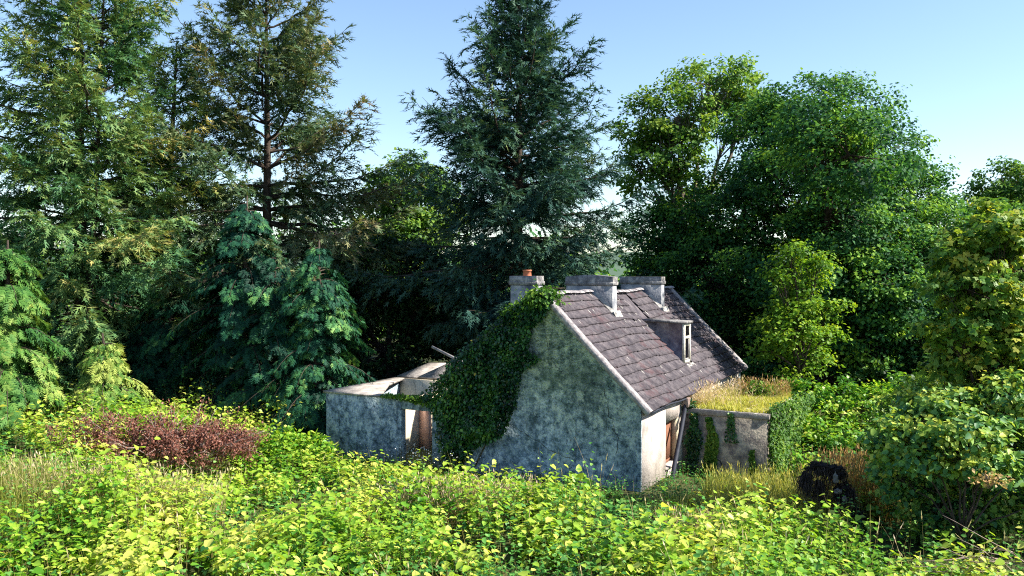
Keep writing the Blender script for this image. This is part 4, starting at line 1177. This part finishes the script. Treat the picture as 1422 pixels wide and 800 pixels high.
# turf on the lean-to roof (cottage frame)
r = np.random.default_rng(98)
def roof_spot(n, u0, u1, v0, v1, thr, sd):
    u, v_ = r.uniform(u0, u1, n), r.uniform(v0, v1, n)
    f = noise2(u * 2.3, v_ * 2.3, sd) * .65 + noise2(u * 6, v_ * 6, sd + 1) * .35
    k = f > thr
    u, v_, f = u[k], v_[k], f[k]
    return HO[0] + u * HT[0] + v_ * HD[0], HO[1] + u * HT[1] + v_ * HD[1], u, v_, f
x, y, u, v_, f = roof_spot(9500, .05, 2.97, 4.42, 9.0, .22, 2)
h = r.uniform(.04, .15, len(x)) * (.4 + 1.6 * f) * (1 + .6 * smooth((v_ - 5) / 2))
grass('roof_turf', 'yellow turf growing on the flat roof of the lean-to', x, y, np.full(len(x), 1.99), h, r, M['roofgrass'], .02, .014, lean=1.2)
x, y, u, v_, f = roof_spot(4600, .05, 2.6, 4.8, 8.9, .46, 5)
k = r.random(len(x)) < np.exp(-(u / .9) ** 2) + .07
x, y, u, f = x[k], y[k], u[k], f[k]
grass('roof_grass', 'tall pale pinkish seeding grass where the lean-to roof meets the tiles', x, y, np.full(len(x), 1.99), r.uniform(.2, .85, len(x)) * (.4 + .8 * f), r, M['drygrass'], .05, .006, lean=1.0, seeds=.6)
x, y, u, v_, f = roof_spot(520, 1.2, 2.95, 7.4, 9.0, .45, 8)
grass('roof_grass', 'brown seed stalks along the far edge of the lean-to roof', x, y, np.full(len(x), 1.99), r.uniform(.25, .75, len(x)), r, M['rust'], .0, .006, lean=.6, seeds=.8)
q = house_pt(1.9, 8.2, 2.05)
def small_shrub(name, label, centre, rad3, n, leaf, mat, seed, tone=0.0, tpl=LEAF2, cat='shrub', wood='barkpale', stems=9):
    r = np.random.default_rng(seed)
    root = empty(name, tuple(centre), label, cat)
    a = Acc()
    dirs = norm(r.normal(0, 1, (n, 3)) + [0, 0, .3]); dirs[:, 2] = np.abs(dirs[:, 2])
    P = dirs * np.array(rad3) * (r.random((n, 1)) ** .4) * (.7 + .5 * noise2(dirs[:, 0] * 3, dirs[:, 1] * 3 + dirs[:, 2] * 2, seed))[:, None]
    up = norm(dirs * .5 + [0, 0, .8] + r.normal(0, .4, (n, 3)))
    d = norm(dirs * [1, 1, .2] + r.normal(0, .6, (n, 3)))
    a.scatter(tpl, P, basis_from(d, up, leaf * r.uniform(.6, 1.3, n)), np.clip(.45 + tone + r.normal(0, .2, n), 0, 1))
    a.build('foliage', mat, root)
    b = Acc()
    for k in range(stems):
        d_ = norm(r.normal(0, 1, 3) + [0, 0, 1.2]) * np.array(rad3) * .85
        d_[2] = abs(d_[2])
        b.tube([[0, 0, -.1], d_ * .5 + [0, 0, .05], d_], [.02, .014, .005], 5)
    b.build('stem', M[wood], root, tint=False)
    return root
small_shrub('bush', 'leafy green bush growing on the lean-to roof', q, (.75, .6, .55), 900, .11, M['ivylight'], 101, .15)
small_shrub('bush', 'dark sapling sprouting from the eaves corner above the downpipe', house_pt(.22, 4.5, 1.95), (.28, .25, .4), 260, .09, M['ivy'], 102)
c = at(800, 668, 25.2); c[2] = float(ground_z(c[0], c[1])) + .15
small_shrub('knotweed_sprig', 'lone knotweed sprig with big leaves standing against the gable', c, (.62, .5, .62), 75, .24, M['knot'], 103, .1, LEAF2, 'plant', 'barkpale', 6)
c = at(425, 480, 30); c = at(395, 600, 29.5); c[2] = float(ground_z(c[0], c[1]))
small_shrub('bush', 'bright green thicket between the dead shrub and the roofless wing', c, (2.0, 1.1, 1.45), 3000, .15, M['knot'], 104, .05)
c = at(1372, 672, 19.0)
small_shrub('dead_bracken', 'rust-brown withered spray hanging on the right-hand hazel', c, (.42, .35, .30), 150, .10, M['rust'], 106, .2, LEAF1, 'plant', 'deadwood', 6)

# white flowers in the shade by the doorway
r = np.random.default_rng(105)
a = Acc()
n = 260
u, v_ = r.normal(-7.4, .8, n), r.uniform(-1.8, -.4, n)
P = np.stack([HO[0] + u * HT[0] + v_ * HD[0], HO[1] + u * HT[1] + v_ * HD[1], r.uniform(.35, .95, n)], -1)
a.scatter(LEAF1, P, basis_from(r.normal(0, 1, (n, 3)), norm(r.normal(0, .3, (n, 3)) + [0, -.5, 1]), np.full(n, .05)), np.full(n, .6))
a.ribbons(np.stack([P - [0, 0, .6], P - [0, 0, .3], P], 1), .004, np.tile([1.0, 0, 0], (n, 1)), np.full(n, .3), mat=1)
tag(a.build('wildflowers', [M['petal'], M['stem']]), 'tiny white umbel flowers below the ivy by the doorway', None, None, 'stuff')

# ------------------------------------------------------------------ dead shrub
r = np.random.default_rng(111)
c = at(222, 632, 26.5); c[2] = float(ground_z(c[0], c[1])) + .1
ds = empty('dead_shrub', tuple(c), 'fallen dead shrub with withered red-brown leaves and grey twigs', 'shrub')
b, a = Acc(), Acc()
SP, SD, ST = [], [], []
for k in range(150):
    sx = r.uniform(-2.1, 2.1)
    dv = norm(np.array([r.normal(sx * .5, .7), r.normal(-.2, .55), abs(r.normal(.7, .4)) + .15])) * r.uniform(.9, 1.75)
    p0 = np.array([sx, r.uniform(-.5, .6), .45])
    s = np.linspace(0, 1, 6)[:, None]
    P = p0 + dv * s + np.array([0, 0, -.35]) * s ** 2 + np.cumsum(r.normal(0, .035, (6, 3)), 0)
    b.tube(P, np.linspace(.022, .006, 6), 4)
    for q in range(3):
        t = r.uniform(.3, .9); st_ = P[int(t * 5)]
        e = st_ + norm(dv + r.normal(0, .9, 3)) * r.uniform(.2, .6)
        b.tube([st_, (st_ + e) / 2 + r.normal(0, .03, 3), e], [.01, .007, .004], 3)
        m = 42
        tt = r.random((m, 1)) * 1.1
        SP.append(st_ + (e - st_) * tt + r.normal(0, .09, (m, 3)) + [0, 0, -.05]); SD.append(norm(r.normal(0, .7, (m, 3)) + [0, 0, -.9])); ST.append(np.clip(r.normal(.45, .22, m), 0, 1))
SP, SD, ST = np.concatenate(SP), np.concatenate(SD), np.concatenate(ST)
a.scatter(LEAF1, SP, basis_from(SD, norm(r.normal(0, 1, SP.shape)), .075 * r.uniform(.6, 1.3, len(SP))), ST)
b.build('twigs', M['deadwood'], ds, tint=False)
a.build('withered_foliage', M['deadleaf'], ds)

# dead branches under the hazel, lower right
r = np.random.default_rng(112)
c = at(1340, 765, 18.0); c[2] = float(ground_z(c[0], c[1])) + .2
db = empty('dead_branch', tuple(c), 'grey dead branches lying in the black shade under the hazel', 'branch')
b = Acc()
for k in range(16):
    p0 = np.array([r.uniform(.5, 1.4), r.uniform(-.3, .5), r.uniform(.0, .6)]); dv = norm(np.array([-1, r.normal(0, .3), r.normal(.25, .25)])) * r.uniform(.8, 2.2)
    s = np.linspace(0, 1, 6)[:, None]
    P = p0 + dv * s + np.array([0, 0, -.2]) * s ** 2 + np.cumsum(r.normal(0, .03, (6, 3)), 0)
    b.tube(P, np.linspace(.013 if k else .035, .003, 6), 4)
b.build('twigs', M['deadwood'], db, tint=False)

# ------------------------------------------------------------------ upturned root plate
r = np.random.default_rng(121)
c = at(1152, 650, 23.5); gz = float(ground_z(c[0], c[1]))
rp = empty('root_plate', (c[0], c[1], gz), 'black upturned root plate hung with fibrous roots and holding grey stones', 'tree stump')
k_ = 23.5 / FPX
def rel(px, py, dy=0.0):
    q = at(px, py, 23.5 + dy); return q - np.array([c[0], c[1], gz])
import bmesh
def blob(name, specs, mat, parent, rough=.12, sub=3):
    bm = bmesh.new()
    for cen, R in specs:
        g_ = bmesh.ops.create_icosphere(bm, subdivisions=sub, radius=1)
        for v in g_['verts']:
            d0 = np.array(v.co)
            f = 1 + rough * (2 * float(noise2(d0[0] * 3 + cen[0] * 5, d0[2] * 3 + d0[1] * 2.3, 4)) - 1) + rough * .8 * (2 * float(noise2(d0[0] * 8, d0[2] * 8 + d0[1] * 6, 7)) - 1)
            v.co = Vector(np.array(cen) + d0 * np.array(R) * f * .92)
    me = bpy.data.meshes.new(name); bm.to_mesh(me); bm.free()
    me.materials.append(mat)
    o = bpy.data.objects.new(name, me); COL.objects.link(o); o.parent = parent
    return o
specs = [(rel(1139, 650), (.36, .28, .19)), (rel(1161, 655), (.26, .26, .21)), (rel(1119, 668), (.15, .2, .28)), (rel(1138, 676, .1), (.11, .14, .2)), (rel(1173, 684), (.25, .28, .3)), (rel(1181, 714, .1), (.36, .35, .34))]
blob('root_soil', specs, M['peat'], rp, .42)
b = Acc()
for k in range(1500):
    cen, R = specs[r.integers(0, len(specs))]
    d0 = norm(r.normal(0, 1, 3)); p0 = cen + d0 * R * .9
    L = r.uniform(.12, .34) * (2.2 if r.random() < .15 else 1); s = np.linspace(0, 1, 5)[:, None]
    P = p0 + d0 * L * .45 * s + np.array([0, 0, -1.0]) * L * s ** 1.6 + np.cumsum(r.normal(0, .016, (5, 3)) * 1.6, 0)
    b.tube(P, np.linspace(r.uniform(.005, .014), .002, 5), 3, cap=False)
for pth in ([(1128, 690), (1118, 712), (1112, 735)], [(1160, 716), (1150, 722), (1140, 728)], [(1150, 655), (1136, 650), (1118, 648)], [(1170, 700), (1176, 725), (1172, 740)]):
    b.tube([rel(*q_) for q_ in pth], [.035, .025, .010], 6)
b.build('roots', M['rootfibre'], rp, tint=False)
for px_, py_, R in ((1160, 664, (.085, .07, .15)), (1163, 682, (.14, .08, .075)), (1173, 693, (.07, .07, .09))):
    blob('stone', [(rel(px_, py_, -.36), R)], M['stone'], rp, .6, 2)

# rusty seeding weeds round the root plate
r = np.random.default_rng(122)
n = 1500
c2 = at(1195, 640, 24.8)
x, y = c2[0] + r.normal(0, .75, n), c2[1] + r.normal(0, .5, n)
grass('seeding_weeds', 'rusty seeding dock stalks behind the root plate', x, y, ground_z(x, y), r.uniform(.9, 2.0, n), r, M['rust'], .0, .008, lean=.25, seeds=.95)
